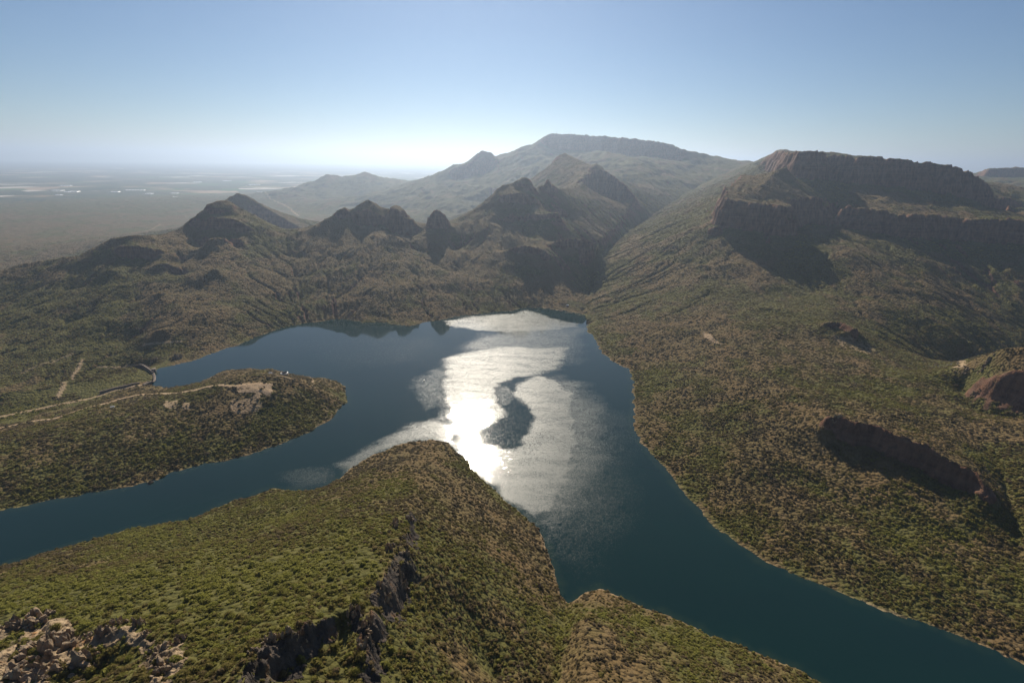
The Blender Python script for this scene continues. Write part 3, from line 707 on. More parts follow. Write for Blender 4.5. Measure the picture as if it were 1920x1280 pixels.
rp([(1008,703),(963,708),(933,719),(926,738),(935,760),(948,776),(930,790),(905,803),(880,811),(850,814),(842,824),(858,834),(890,836),(926,830),(945,838),(962,843),(978,834),(1003,784),(986,759),(963,740),(968,722)], .015, 11, 6, 9, 'set')
rp([(930,722),(948,722),(964,742),(950,760),(934,756)], .22, 8, 6, 12)
rp([(812,700),(826,706),(832,740),(838,790),(826,770),(822,740)], .15, 8, 8, 10, 'set')
# sheltered water under the banks
f_hd, _ = dist_pts(FX[::4, ::4], FY[::4, ::4], np.array([PZ(a, c, 0)[:2] for a, c in [(870,860),(885,875),(905,897),(940,930),(975,958),(1010,990),(1027,1020),(1038,1060),(1052,1105)]]))
water = link('lake_water', grid_mesh('lake_water', FX, FY, np.zeros(FX.shape), wk[:-1, :-1], {'ripple': np.clip(ripple, 0, 1), 'shal': .3 * sstep(16, 0, f_sh + 8 * fbm(FX, FY, 30, 2, 66))}), water_material(), kind='structure')
print('ground built', round(time.time() - T0, 1))

# ------------------------------------------------------------------ haze
def haze(density):
    me = bpy.data.meshes.new('haze'); z0, z1, q = -262.0, 1560.0, HAZE_R
    v = [(x, y, z) for z in (z0, z1) for x, y in ((-q, -q), (q, -q), (q, q), (-q, q))]
    me.from_pydata(v, [], [(0, 3, 2, 1), (4, 5, 6, 7), (0, 1, 5, 4), (1, 2, 6, 5), (2, 3, 7, 6), (3, 0, 4, 7)])
    m, nt, out = newmat("haze_air"); pv = nt.nodes.new("ShaderNodeVolumePrincipled")
    pv.inputs['Color'].default_value = (.62, .77, 1, 1); pv.inputs['Density'].default_value = density; pv.inputs['Anisotropy'].default_value = .6
    nt.links.new(pv.outputs[0], out.inputs['Volume'])
    link('haze', me, m, kind='stuff', label='pale blue haze of the air over the lake and plain')
haze(3.7e-5)

# ------------------------------------------------------------------ vegetation
import bmesh
rng = np.random.default_rng(7)
def ico(sub):
    bm = bmesh.new(); bmesh.ops.create_icosphere(bm, subdivisions=sub, radius=1); bm.verts.ensure_lookup_table()
    v = np.array([x.co[:] for x in bm.verts]); f = np.array([[q.index for q in p.verts] for p in bm.faces]); bm.free(); return v, f
ICO1 = ico(1); ICO2 = ico(2)
def mesh_from(name, V, F, smooth=False):
    me = bpy.data.meshes.new(name); me.vertices.add(len(V)); me.vertices.foreach_set("co", np.asarray(V, np.float32).ravel())
    F = np.asarray(F, np.int32); me.loops.add(F.size); me.loops.foreach_set("vertex_index", F.ravel())
    me.polygons.add(len(F)); me.polygons.foreach_set("loop_start", np.arange(len(F), dtype=np.int32) * F.shape[1])
    me.polygons.foreach_set("use_smooth", np.full(len(F), smooth)); me.update(calc_edges=True); return me
def crown_geo(seed, lumps=7, leaves=150, flat=.72, sub=ICO1):
    r = np.random.default_rng(seed); V = []; F = []; n = 0
    for k in range(lumps):
        a = r.uniform(0, 6.28); q = r.uniform(0, .62) ** .7 * (k > 0); c = np.array([q * math.cos(a), q * math.sin(a), r.uniform(.25, .72) - .3 * q])
        rad = r.uniform(.26, .46) if k else .5
        v = sub[0] * (1 + r.normal(0, .16, (len(sub[0]), 1))) * rad * [1, 1, flat] + c
        V.append(v); F.append(sub[1] + n); n += len(v)
    L = r.normal(0, 1, (leaves, 3)); L /= np.linalg.norm(L, axis=1)[:, None]; L[:, 2] = np.abs(L[:, 2])
    L = L * r.uniform(.55, 1.0, (leaves, 1)) * [.92, .92, .9] + [0, 0, .12]
    t1 = r.normal(0, .11, (leaves, 3)); t2 = r.normal(0, .11, (leaves, 3))
    V.append(np.concatenate([L, L + t1, L + t2])); i = np.arange(leaves)
    F.append(np.stack([i, i + leaves, i + 2 * leaves], 1) + n)
    return np.concatenate(V), np.concatenate(F)
def leaf_material(name, inst):
    m, nt, out = newmat(name); b = NB(nt)
    if inst: t = b.attr('tint', 'INSTANCER').outputs['Fac']
    else: t = b.n("ShaderNodeObjectInfo").outputs['Color']; sp = b.n("ShaderNodeSeparateColor"); b.put(sp.inputs[0], t); t = sp.outputs[0]
    geo = b.n("ShaderNodeNewGeometry"); nz = b.noise(geo.outputs['Position'], .9, 2, .6)
    cr = b.n("ShaderNodeValToRGB"); b.put(cr.inputs[0], t); e = cr.color_ramp
    cols = [(0, (.130, .092, .054)), (.28, (.175, .120, .052)), (.42, (.190, .138, .042)), (.65, (.200, .162, .038)), (.85, (.205, .192, .036)), (1, (.270, .250, .046))]
    e.elements[0].position = 0; e.elements[0].color = (*cols[0][1], 1); e.elements[1].position = 1; e.elements[1].color = (*cols[-1][1], 1)
    for p_, c_ in cols[1:-1]: q = e.elements.new(p_); q.color = (*c_, 1)
    col = b.mix(b.ramp(nz, .3, .7, 0, .32), cr.outputs[0], b.mix(.5, cr.outputs[0], (.03, .035, .012)))
    p = b.n("ShaderNodeBsdfPrincipled"); b.put(p.inputs['Base Color'], col); p.inputs['Roughness'].default_value = .8; p.inputs['Specular IOR Level'].default_value = .15
    tr = b.n("ShaderNodeBsdfTranslucent"); b.put(tr.inputs[0], b.mix(.45, col, (.20, .22, .05)))
    mx = b.n("ShaderNodeMixShader"); mx.inputs[0].default_value = .42; nt.links.new(p.outputs[0], mx.inputs[1]); nt.links.new(tr.outputs[0], mx.inputs[2])
    nt.links.new(mx.outputs[0], out.inputs[0]); return m
ML = leaf_material("bush_leaves", True); MB_ = leaf_material("tree_leaves", False)
protos = bpy.data.collections.new("crown_shapes")
for k in range(6):
    V, F = crown_geo(k, [7, 6, 9, 5, 8, 4][k], [140, 120, 160, 100, 140, 200][k], [.72, .8, .6, .9, .66, .75][k])
    me = mesh_from("crown_%d" % k, V, F); me.materials.append(ML); o = bpy.data.objects.new("crown_%d" % k, me); protos.objects.link(o)
# where bushes stand
cw = HF * FR[:-1, :-1]; area = cw * cw
slopef = slope_of(FZ)[:-1, :-1]
R_c = FR[:-1, :-1]
dia = 5.3 + 3.0 * sstep(700, 2200, R_c) + 4.5 * sstep(2200, 5200, R_c)
vg = veg[:-1, :-1]; bz = FZ[:-1, :-1]
cover = (.44 + .85 * vg) * np.clip(1.25 - (2.2 - 1.1 * (warm[:-1, :-1] < .5)) * rockm[:-1, :-1], .03, 1) * sstep(1.6, 1.0, slopef - .7 * (cell_reg == RHILL)) * np.clip(1 - 1.15 * bare[:-1, :-1], 0, 1)
cover *= (f_land[:-1, :-1]) & (bz > .8) | (bz < -6) & (f_land[:-1, :-1]) & (f_sh[:-1, :-1] > 22)
cover = cover * sstep(7500, 5200, R_c) * (bz > -122)
# only ground that could be seen from around the camera's position: skip far ground behind the crest lines
tanv = (FZ - CAM_H) / FR; runmax = np.maximum.accumulate(tanv, axis=1)
vis = (tanv > runmax - .03)[:-1, :-1]
cover = cover * vis * (np.abs(FT[:-1, :-1]) < 1.06)
lam = np.clip(cover, 0, 1.2) * area / (.62 * dia * dia) * (.25 + .75 * sstep(-.42, -.12, fbm(FX[:-1, :-1], FY[:-1, :-1], 48, 3, 210))) * (1 - .3 * sstep(1800, 3200, R_c))
cnt = rng.poisson(lam); I, J = np.nonzero(cnt); rep = cnt[I, J]; I = np.repeat(I, rep); J = np.repeat(J, rep)
t_ = ft[I] + rng.uniform(0, HF, len(I)); l_ = fl[J] + rng.uniform(0, HF, len(J)); r_p = np.exp(l_)
px_ = r_p * np.sin(t_); py_ = r_p * np.cos(t_); pz_ = height(px_, py_)
d_ = dia[I, J] * (1 + .5 * np.clip(f_gul[I, J], 0, 1)) * np.clip(rng.lognormal(-.10, .42, len(I)), .45, 2.0)
sc_ = np.stack([d_ * .5, d_ * .5 * rng.uniform(.8, 1.2, len(I)), d_ * .5 * rng.uniform(.75, 1.2, len(I)) * (1 - .52 * sstep(900, 2600, r_p))], 1)
v_ = veg[I, J]; grn = fbm(px_, py_, 180, 3, 200) * .65
tint_ = np.clip(v_ * .72 + grn + rng.normal(.04, .21, len(I)) - .24 * sstep(1100, 2600, r_p), 0, 1)
reg_i = cell_reg[I, J]
# bigger dark trees in gullies
print('bushes', len(I), round(time.time() - T0, 1))
near_w = (np.hypot(np.hypot(px_, py_), pz_ - CAM_H))
# in-frame test for the individually built ones
P3 = np.stack([px_, py_, pz_ - CAM_H], 1); dep = P3 @ fwd; ux = P3 @ RT / dep * FOC; uy = P3 @ UP / dep * FOC
infr = (dep > 0) & (np.abs(ux) < 955) & (np.abs(uy) < 636)
size_px = np.where(infr, d_ / dep * FOC, 0); big = np.argsort(-size_px)[:290]
isbig = np.zeros(len(I), bool); isbig[big] = True
def gn_scatter(name, sel, label):
    me = bpy.data.meshes.new(name); n = int(sel.sum()); me.vertices.add(n)
    me.vertices.foreach_set("co", np.stack([px_[sel], py_[sel], pz_[sel] - .12 * d_[sel]], 1).astype(np.float32).ravel())
    a = me.attributes.new('scl', 'FLOAT_VECTOR', 'POINT'); a.data.foreach_set('vector', sc_[sel].astype(np.float32).ravel())
    a = me.attributes.new('rot', 'FLOAT_VECTOR', 'POINT'); rv = np.zeros((n, 3), np.float32); rv[:, 2] = rng.uniform(0, 6.28, n); rv[:, 0] = rng.normal(0, .12, n); a.data.foreach_set('vector', rv.ravel())
    a = me.attributes.new('kin', 'INT', 'POINT'); a.data.foreach_set('value', rng.integers(0, 6, n).astype(np.int32))
    a = me.attributes.new('tint', 'FLOAT', 'POINT'); a.data.foreach_set('value', tint_[sel].astype(np.float32))
    o = link(name, me, None, kind='stuff', label=label)
    ng = bpy.data.node_groups.get("scatter_crowns")
    if ng is None:
        ng = bpy.data.node_groups.new("scatter_crowns", 'GeometryNodeTree')
        ng.interface.new_socket("Geometry", in_out='INPUT', socket_type='NodeSocketGeometry'); ng.interface.new_socket("Geometry", in_out='OUTPUT', socket_type='NodeSocketGeometry')
        gi = ng.nodes.new('NodeGroupInput'); go = ng.nodes.new('NodeGroupOutput'); ip = ng.nodes.new('GeometryNodeInstanceOnPoints'); ci = ng.nodes.new('GeometryNodeCollectionInfo')
        ci.inputs['Collection'].default_value = protos; ci.inputs['Separate Children'].default_value = True; ci.inputs['Reset Children'].default_value = True
        def na(nm, dt): x = ng.nodes.new('GeometryNodeInputNamedAttribute'); x.data_type = dt; x.inputs[0].default_value = nm; return x.outputs[0]
        L = ng.links.new; L(gi.outputs[0], ip.inputs['Points']); L(ci.outputs[0], ip.inputs['Instance']); ip.inputs['Pick Instance'].default_value = True
        L(na('kin', 'INT'), ip.inputs['Instance Index']); L(na('rot', 'FLOAT_VECTOR'), ip.inputs['Rotation']); L(na('scl', 'FLOAT_VECTOR'), ip.inputs['Scale']); L(ip.outputs[0], go.inputs[0])
    md = o.modifiers.new('scatter', 'NODES'); md.node_group = ng
    return o
cover_labels = ['bush and dry scrub covering the headland below the camera', 'bush covering the low peninsula beside the dam', 'bush covering the ridge of hills across the bay', 'bush covering the broad slope right of the lake',
                'dark bush on the rocky hill at the right edge', 'bush on the mesa ledges and its talus', 'bush on the cone hill behind the ridge', 'bush on the distant mountain']
for k in range(8):
    s_ = (reg_i == k) & ~isbig
    if s_.sum() > 10: gn_scatter('bush_cover', s_, cover_labels[k])

# the nearest bushes, each an object of its own with crown and stem
wood, nt, out = newmat("bark"); pb = nt.nodes.new("ShaderNodeBsdfPrincipled"); pb.inputs['Base Color'].default_value = (.09, .07, .055, 1); pb.inputs['Roughness'].default_value = .9; nt.links.new(pb.outputs[0], out.inputs[0])
nz_ = nt.nodes.new("ShaderNodeTexNoise"); nz_.inputs['Scale'].default_value = 9; cr_ = nt.nodes.new("ShaderNodeValToRGB"); cr_.color_ramp.elements[0].color = (.05, .038, .03, 1); cr_.color_ramp.elements[1].color = (.15, .12, .10, 1); nt.links.new(nz_.outputs[0], cr_.inputs[0]); nt.links.new(cr_.outputs[0], pb.inputs['Base Color'])
def stem_geo(seed):
    r = np.random.default_rng(seed + 50); V = []; F = []; n = 0
    for k in range(4):
        a = r.uniform(0, 6.28); tip = np.array([.45 * math.cos(a), .45 * math.sin(a), .55]) if k else np.array([0, 0, .6]); w0, w1 = .06, .02
        for q in range(5):
            an = q / 5 * 6.283; o_ = np.array([math.cos(an), math.sin(an), 0]); V.append(o_ * w0 + [0, 0, -.25]); V.append(tip + o_ * w1)
        for q in range(5): q2 = (q + 1) % 5; F.append([n + 2*q, n + 2*q2, n + 2*q2 + 1]); F.append([n + 2*q, n + 2*q2 + 1, n + 2*q + 1])
        n += 10
    return np.array(V), np.array(F)
kinds = []
for k in range(4):
    V, F = crown_geo(100 + k, [11, 9, 13, 7][k], [420, 380, 460, 520][k], [.7, .85, .62, .8][k], ICO2 if k < 2 else ICO1)
    cm = mesh_from("crown", V, F); cm.materials.append(MB_); V, F = stem_geo(k); sm_ = mesh_from("stem", V, F); sm_.materials.append(wood); kinds.append((cm, sm_))
tone = ["dry brown leafless", "olive", "bright green leafy"]
def where_is(q):
    X = 960 + ux[q]; Y = 640 - uy[q]
    if X < 300: return "among the rock outcrops at the bottom left corner" if Y > 1180 else "on the green slope above the bottom left rocks"
    if X < 480: return "on the slope right of the bottom left rocks"
    if X < 640: return "beside the orange topped rock pinnacle"
    if X < 780: return "by the dark rock rib on the near ridge"
    if X < 920: return "on the flank just right of the dark rock rib"
    if X < 1050: return "in the green gully at the bottom centre"
    return "on the hill right of the bottom centre gully"
for q in big:
    k = int(rng.integers(0, 4)); ti = float(tint_[q]); c = 0 if ti < .33 else (1 if ti < .68 else 2)
    e = bpy.data.objects.new("bush", None); SC.collection.objects.link(e); e.location = (px_[q], py_[q], pz_[q] - .1 * d_[q])
    e.rotation_euler = (0, 0, float(rng.uniform(0, 6.28))); e.scale = tuple(float(x) for x in sc_[q])
    e['label'] = ('big ' if d_[q] > 7.5 else 'small ') + tone[c] + ' bush ' + where_is(q); e['category'] = 'bush'; e['group'] = tone[c] + ' bushes ' + where_is(q)
    for nm, me in (("crown", kinds[k][0]), ("stem", kinds[k][1])):
        o = bpy.data.objects.new(nm, me); SC.collection.objects.link(o); o.parent = e; o.color = (ti, 0, 0, 1)
print('vegetation', round(time.time() - T0, 1))

# ------------------------------------------------------------------ small built things
def flat(name, base, rough=.8, var=.25, scale=.4, metal=0):
    m, nt, out = newmat(name); b = NB(nt); geo = b.n("ShaderNodeTexCoord")
    n = b.noise(geo.outputs['Object'], scale, 5, .65)
    col = b.mix(b.ramp(n, .35, .7, 0, 1), base, tuple(c * (1 - var) for c in base))
    p = b.n("ShaderNodeBsdfPrincipled"); b.put(p.inputs['Base Color'], col); p.inputs['Roughness'].default_value = rough; p.inputs['Metallic'].default_value = metal
    nt.links.new(p.outputs[0], out.inputs[0]); return m
CONC = flat('weathered_concrete', (.27, .205, .155), .9, .4, .12); CONC2 = flat('stained_concrete', (.14, .105, .085), .9, .45, .08)
WHITE = flat('white_paint', (.80, .78, .74), .6, .12, .3); DARK = flat('dark_water_tank', (.03, .03, .04), .4, .2, .3)
ROOFM = flat('roof_sheet', (.55, .50, .46), .5, .25, .2); REDROOF = flat('clay_roof', (.30, .15, .10), .8, .25, .2); STEEL = flat('galvanised_steel', (.35, .36, .38), .45, .2, .5, .6)
TARM = flat('gravel_lot', (.30, .27, .24), .95, .3, .1)
class MBld:
    def __init__(s): s.v = []; s.f = []
    def box(s, c, d, rz=0):
        n = len(s.v); ca, sa = math.cos(rz), math.sin(rz)
        for z in (-1, 1):
            for x, y in ((-1, -1), (1, -1), (1, 1), (-1, 1)):
                X, Y = x * d[0] / 2, y * d[1] / 2; s.v.append((c[0] + X * ca - Y * sa, c[1] + X * sa + Y * ca, c[2] + z * d[2] / 2))
        s.f += [tuple(n + i for i in q) for q in ((0, 3, 2, 1), (4, 5, 6, 7), (0, 1, 5, 4), (1, 2, 6, 5), (2, 3, 7, 6), (3, 0, 4, 7))]
    def strip(s, pts, prof, closed=False):
        """sweep a profile [(offset to the right, z)] along plan points (x, y, z)"""
        n = len(s.v); m = len(prof); P = [Vector(p) for p in pts]; N = len(P)
        for k in range(N):
            a = P[(k - 1) % N] if (closed or k > 0) else P[k]; c = P[(k + 1) % N] if (closed or k < N - 1) else P[k]
            t = (c - a); t.z = 0; t.normalize(); nx = Vector((t.y, -t.x, 0))
            for o_, z in prof: q = P[k] + nx * o_; s.v.append((q.x, q.y, q.z + z))
        for k in range(N if closed else N - 1):
            k2 = (k + 1) % N
            for i in range(m): i2 = (i + 1) % m; s.f.append((n + k*m + i, n + k2*m + i, n + k2*m + i2, n + k*m + i2))
        if not closed: s.f.append(tuple(n + i for i in range(m))); s.f.append(tuple(n + (N - 1) * m + i for i in range(m))[::-1])
    def cyl(s, c, r0, r1, h, n=24):
        b0 = len(s.v)
        for z, r in ((0, r0), (h, r1)):
            for k in range(n): a = 2 * math.pi * k / n; s.v.append((c[0] + r * math.cos(a), c[1] + r * math.sin(a), c[2] + z))
        for k in range(n): k2 = (k + 1) % n; s.f.append((b0 + k, b0 + k2, b0 + n + k2, b0 + n + k))
        s.f.append(tuple(b0 + k for k in range(n))[::-1]); s.f.append(tuple(b0 + n + k for k in range(n)))
    def ring(s, c, ri, ro, h, n=40):
        b0 = len(s.v)
        for k in range(n):
            a = 2 * math.pi * k / n
            for r, z in ((ri, 0), (ro, 0), (ro, h), (ri, h + h * .3)): s.v.append((c[0] + r * math.cos(a), c[1] + r * math.sin(a), c[2] + z))
        for k in range(n):
            k2 = (k + 1) % n
            for i in range(4): i2 = (i + 1) % 4; s.f.append((b0 + k*4 + i, b0 + k2*4 + i, b0 + k2*4 + i2, b0 + k*4 + i2))
    def build(s, name, mat, parent=None, **kw):
        me = bpy.data.meshes.new(name); me.from_pydata(s.v, [], s.f); me.update(); bm = bmesh.new(); bm.from_mesh(me); bmesh.ops.recalc_face_normals(bm, faces=bm.faces); bm.to_mesh(me); bm.free()
        return link(name, me, mat, parent=parent, **kw)
def thing(name, label, cat, loc, rz=0, group=None, sc=1):
    o = bpy.data.objects.new(name, None); SC.collection.objects.link(o); o.location = loc; o.rotation_euler = (0, 0, rz); o.scale = (sc,) * 3
    o['label'] = label; o['category'] = cat
    if group: o['group'] = group
    return o
def copy_thing(o, label=None):
    c = o.copy(); SC.collection.objects.link(c)
    if label: c['label'] = label
    for ch in o.children:
        d = ch.copy(); SC.collection.objects.link(d); d.parent = c
    return c
def smoothline(p, n=6):
    out = []; p = [Vector(q) for q in p]
    for k in range(len(p) - 1):
        a = p[max(0, k - 1)]; b_ = p[k]; c = p[k + 1]; d = p[min(len(p) - 1, k + 2)]
        for i in range(n):
            t = i / n; out.append(tuple(.5 * ((2 * b_) + (c - a) * t + (2 * a - 5 * b_ + 4 * c - d) * t * t + (3 * b_ - a - 3 * c + d) * t ** 3)))
    out.append(tuple(p[-1])); return out

# the arch dam
dp = [PZ(*q, 4.5) for q in [(254,685.5),(266,684),(277,690),(285,696),(288.5,701),(289.5,707),(287.5,713),(279,717),(269,722)]]
o0 = Vector((dp[4][0], dp[4][1], 0)); arch = smoothline([tuple(Vector(p) - o0) for p in dp])
dam = thing('dam_wall', 'curved concrete arch dam closing the gorge at the left end of the lake', 'dam', tuple(o0))
w_ = MBld(); i1, i2 = 20, 38
w_.strip(arch[:i1 + 1], [(-3.5, 1.5), (3.0, 1.5), (13, -68), (-4.5, -68)]); w_.strip(arch[i2:], [(-3.5, 1.5), (3.0, 1.5), (13, -68), (-4.5, -68)]); w_.build('wall', CONC2, dam)
sp_ = MBld(); sp_.strip(arch[i1:i2 + 1], [(-3.2, -2.2), (-1, -1.6), (3.5, -3.5), (12.8, -68), (-4.2, -68)]); sp_.build('spillway', CONC, dam)
pr = MBld(); pr.strip(arch[:i1], [(-3.5, 1.6), (-3.0, 1.6), (-3.0, 3.0), (-3.5, 3.0)]); pr.strip(arch[:i1], [(2.5, 1.6), (3.0, 1.6), (3.0, 2.8), (2.5, 2.8)]); pr.build('parapet', CONC, dam)
rdw = MBld(); rdw.strip(arch[:i1], [(-2.9, 1.55), (2.4, 1.55), (2.4, 1.75), (-2.9, 1.75)]); rdw.build('walkway', CONC, dam)
tw = MBld(); q = Vector(arch[17]); tw.box((q.x + 6, q.y + 5, -6), (10, 9, 30), .5); tw.box((q.x + 6, q.y + 5, 10.2), (12, 11, 1.6), .5); tw.build('intake_tower', CONC, dam)
for k in range(4):
    q = Vector(arch[i1 + 3 + k * 4]); t = MBld(); t.box((q.x, q.y, .6), (3, 1.6, 4.2), .5 + k * .5); t.build('pier', CONC, dam)
def wall_on(name, pix, z, hgt, thick, label):
    p = [Vector(PZ(a, c, z)) for a, c in pix]; p = [Vector(q) for q in smoothline([tuple(q) for q in p], 5)]; o_ = p[0].copy(); o_.z = 0
    pts = [(q.x - o_.x, q.y - o_.y, float(height(q.x, q.y)) ) for q in p]
    mx_ = [q[2] for q in pts]; pts = [(a, c, max(h_, z - 3)) for a, c, h_ in pts]
    w = MBld(); w.strip(pts, [(-thick / 2, -9), (-thick / 2, hgt), (thick / 2, hgt), (thick / 2, -9)])
    t = thing(name, label, 'wall', (o_.x, o_.y, 0)); w.build('wall_body', CONC, t)
    c = MBld(); c.strip(pts, [(-thick / 2 - .4, hgt + .02), (-thick / 2 - .4, hgt + .8), (thick / 2 + .4, hgt + .8), (thick / 2 + .4, hgt + .02)]); c.build('coping', WHITE if 0 else CONC, t)
wall_on('retaining_wall', [(262,719.5),(250,722),(236,725),(220,727.5),(204,731),(186,735)], 1, 5, 2.4, 'pale concrete training wall running left from the dam spillway')
wall_on('retaining_wall', [(277,716.5),(272,719.5),(268,723)], 3, 5, 2.4, 'short pale abutment wall at the near end of the dam')

# round lookout building on the peninsula
c0 = hit(534, 703.5); zc = c0[2] + 3
rb = thing('round_building', 'round white ring-roofed building on the crest of the peninsula', 'building', (c0[0], c0[1], zc))
m_ = MBld(); m_.ring((0, 0, 5.2), 7.6, 11.8, 1.1); m_.build('roof', WHITE, rb)
m_ = MBld(); m_.ring((0, 0, -5), 8.6, 9.2, 10.1); m_.build('wall', CONC2, rb)
m_ = MBld(); m_.cyl((0, 0, -5), 8.5, 8.5, 5.4); m_.build('courtyard_floor', DARK, rb)
for k in range(12):
    a_ = k / 12 * 6.283; m_ = MBld(); m_.cyl((11 * math.cos(a_), 11 * math.sin(a_), -5), .3, .3, 10.1, 8); m_.build('column', WHITE, rb)
m_ = MBld(); m_.ring((0, 0, -.3), 9.3, 12.4, .4); m_.build('veranda', CONC, rb)
def hut(pix, L, W, H, rz, label, roofm, wallm, name='hut', cat='hut', group=None, z=None):
    c = hit(*pix) if z is None else PZ(pix[0], pix[1], z)
    t = thing(name, label, cat, c, rz, group)
    w = MBld(); w.box((0, 0, H / 2 - 1.5), (L, W, H + 3)); w.build('wall', wallm, t)
    n = MBld(); a_, b_, e = L / 2 + .5, W / 2 + .5, H + .02
    n.v = [(-a_, -b_, e), (a_, -b_, e), (a_, b_, e), (-a_, b_, e), (-a_, 0, e + W * .28), (a_, 0, e + W * .28)]; n.f = [(0, 1, 5, 4), (2, 3, 4, 5), (1, 2, 5), (3, 0, 4), (3, 2, 1, 0)]; n.build('roof', roofm, t)
    d = MBld(); d.box((0, -W / 2 - .05, 1.1), (1.2, .14, 2.2)); d.build('door', DARK, t); return t
hut((507,700), 9, 6, 3, .3, 'small white hut left of the round building on the peninsula', WHITE, WHITE)
hut((511,701), 5, 4, 3, .1, 'tiny pale shed between the white hut and the round building', ROOFM, CONC)
hut((211,764), 9, 6, 3, .6, 'lone white hut beside the dirt road on the left of the peninsula', WHITE, WHITE)
hut((1064,574), 12, 9, 5, .2, 'pale hut in the bush above the head of the lake', WHITE, CONC)
hut((1052,583.5), 16, 8, 4, .1, 'low pinkish boathouse on the bank at the head of the lake', REDROOF, CONC, 'boathouse', 'boathouse')
# jetty beside it
jc = PZ(1066, 586.5, 0); jt = thing('jetty', 'low pale jetty on the bank right of the boathouse', 'jetty', jc, -.15)
m_ = MBld(); m_.box((0, 0, 1.6), (38, 3, .5)); m_.build('deck', CONC, jt)
for k in range(6): m_ = MBld(); m_.cyl((-17 + k * 6.8, 0, -3), .35, .35, 4.3, 8); m_.build('post', CONC2, jt)
# the little boat
bc = PZ(795.5, 713, 0); bt = thing('motorboat', 'small white motorboat alone on the dark water left of the sun glitter', 'boat', bc, -1.0)
m_ = MBld(); sec = [(-5.2, 1.5, .9), (-3, 1.75, .95), (0, 1.8, 1.0), (3, 1.35, 1.15), (5.0, .5, 1.35), (5.8, .05, 1.45)]
for x, hw, dz in sec: m_.v += [(x, -hw, dz), (x, -hw * .8, .1), (x, 0, -.5), (x, hw * .8, .1), (x, hw, dz)]
for k in range(5):
    for i in range(4): m_.f.append((k*5 + i, (k+1)*5 + i, (k+1)*5 + i + 1, k*5 + i + 1))
m_.f.append((4, 3, 2, 1, 0)); m_.build('hull', WHITE, bt)
m_ = MBld(); m_.v = [(x, s_ * hw * .97, dz - .15) for x, hw, dz in sec for s_ in (-1, 1)]; m_.f = [(2*k, 2*k + 2, 2*k + 3, 2*k + 1) for k in range(5)]; m_.build('deck', WHITE, bt)
m_ = MBld(); m_.box((.6, 0, 1.7), (2.8, 2.2, 1.6)); m_.build('cabin', WHITE, bt)
m_ = MBld(); m_.box((.6, 0, 2.6), (3.4, 2.5, .14)); m_.build('canopy', WHITE, bt)
m_ = MBld(); m_.box((-5.4, 0, .7), (.6, .7, 1.4)); m_.build('outboard_motor', DARK, bt)

# farm and village on the plain
FARM = flat('greenhouse_sheeting', (.80, .80, .80), .35, .1, .01)
def greenhouse(px0, px1, py, depth, label):
    z = PLAIN_Z; a_ = Vector(PZ(px0, py, z)); c = Vector(PZ(px1, py, z)); L = (c - a_).length; mid = (a_ + c) / 2
    rz = math.atan2(c.y - a_.y, c.x - a_.x); n = max(3, int(L / 60)); sp = L / n
    t = thing('greenhouse', label, 'greenhouse', mid, rz, 'white greenhouses on the plain')
    r = MBld(); w = MBld()
    for k in range(n):
        x0 = -L / 2 + k * sp; q0 = len(r.v)
        for y in (-depth / 2, depth / 2):
            for i in range(7): an = math.pi * i / 6; r.v.append((x0 + sp / 2 - sp * .47 * math.cos(an), y, 5 + 8 * math.sin(an)))
        for i in range(6): r.f.append((q0 + i, q0 + i + 1, q0 + 8 + i, q0 + 7 + i))
        r.f.append(tuple(q0 + i for i in range(7))[::-1]); r.f.append(tuple(q0 + 7 + i for i in range(7)))
        w.box((x0 + sp / 2, 0, 2.4), (sp * .93, depth - .4, 5.2))
    r.build('roof', FARM, t); w.build('wall', WHITE, t)
gl = [(192,234,306.5,700,'longest white greenhouse, nearest the horizon on the plain'),(209,230,316,420,'thin greenhouse strip just below the farthest one'),(112,134,348.6,150,'faint greenhouse block above the bright left cluster'),
 (97,118,357.8,210,'bright white greenhouse block at the left end of the farms'),(121,131,360.5,150,'small greenhouse in the middle of the left cluster'),(130,148,359.6,160,'white greenhouse at the right of the left cluster'),
 (207,224,360,150,'short greenhouse left of the long middle one'),(234,272,357,130,'long narrow greenhouse in the middle of the farms'),(272,286,363.6,170,'cream greenhouse right of the long middle one'),
 (320,334,363,150,'bright greenhouse right of the cream one'),(362,378,342,220,'pale greenhouse beyond the fields above the cone hill'),(417,433,339.6,260,'faint greenhouse block left of the village'),
 (466,487,346.6,180,'white greenhouse roofs at the far end of the village'),(104,116,366,110,'dim greenhouse strip below the left cluster'),(219,227,391.8,40,'single white shed in the dark trees near the hills'),(322,342,370,110,'low pale greenhouse below the bright right one')]
for g in gl: greenhouse(*g)
hs = None; rr = random.Random(3)
vill = [(486 + 38 * t + rr.uniform(-3, 3), 361 + 20 * t + rr.uniform(-1.6, 1.6)) for t in [i / 21 for i in range(22)]] + [(524 + 14 * t, 381 + 8 * t + rr.uniform(-1, 1)) for t in (.2, .5, .8, 1)] + [(508 + 14 * t, 383.5 - 1.5 * t + rr.uniform(-.6, .6)) for t in (0, .3, .6, .9)] + [(462 + 22 * t, 348.6 - t) for t in (0, .35, .7)]
for k, (a_, c) in enumerate(vill):
    lab = 'small white-roofed village house along the road on the plain' if k < 22 else ('village house past the bend of the road toward the hills' if k < 26 else ('village house in the short row left of the road bend' if k < 30 else 'house by the far greenhouses of the village'))
    if hs is None: hs = hut((a_, c), 46, 26, 8, .4, lab, WHITE, CONC, 'house', 'house', 'village houses on the plain', z=PLAIN_Z + .5); o_ = hs
    else: o_ = copy_thing(hs, lab); o_.location = PZ(a_, c, PLAIN_Z + .5)
    o_.rotation_euler = (0, 0, rr.uniform(-.5, .9)); o_.scale = (rr.uniform(.6, 1.3),) * 3
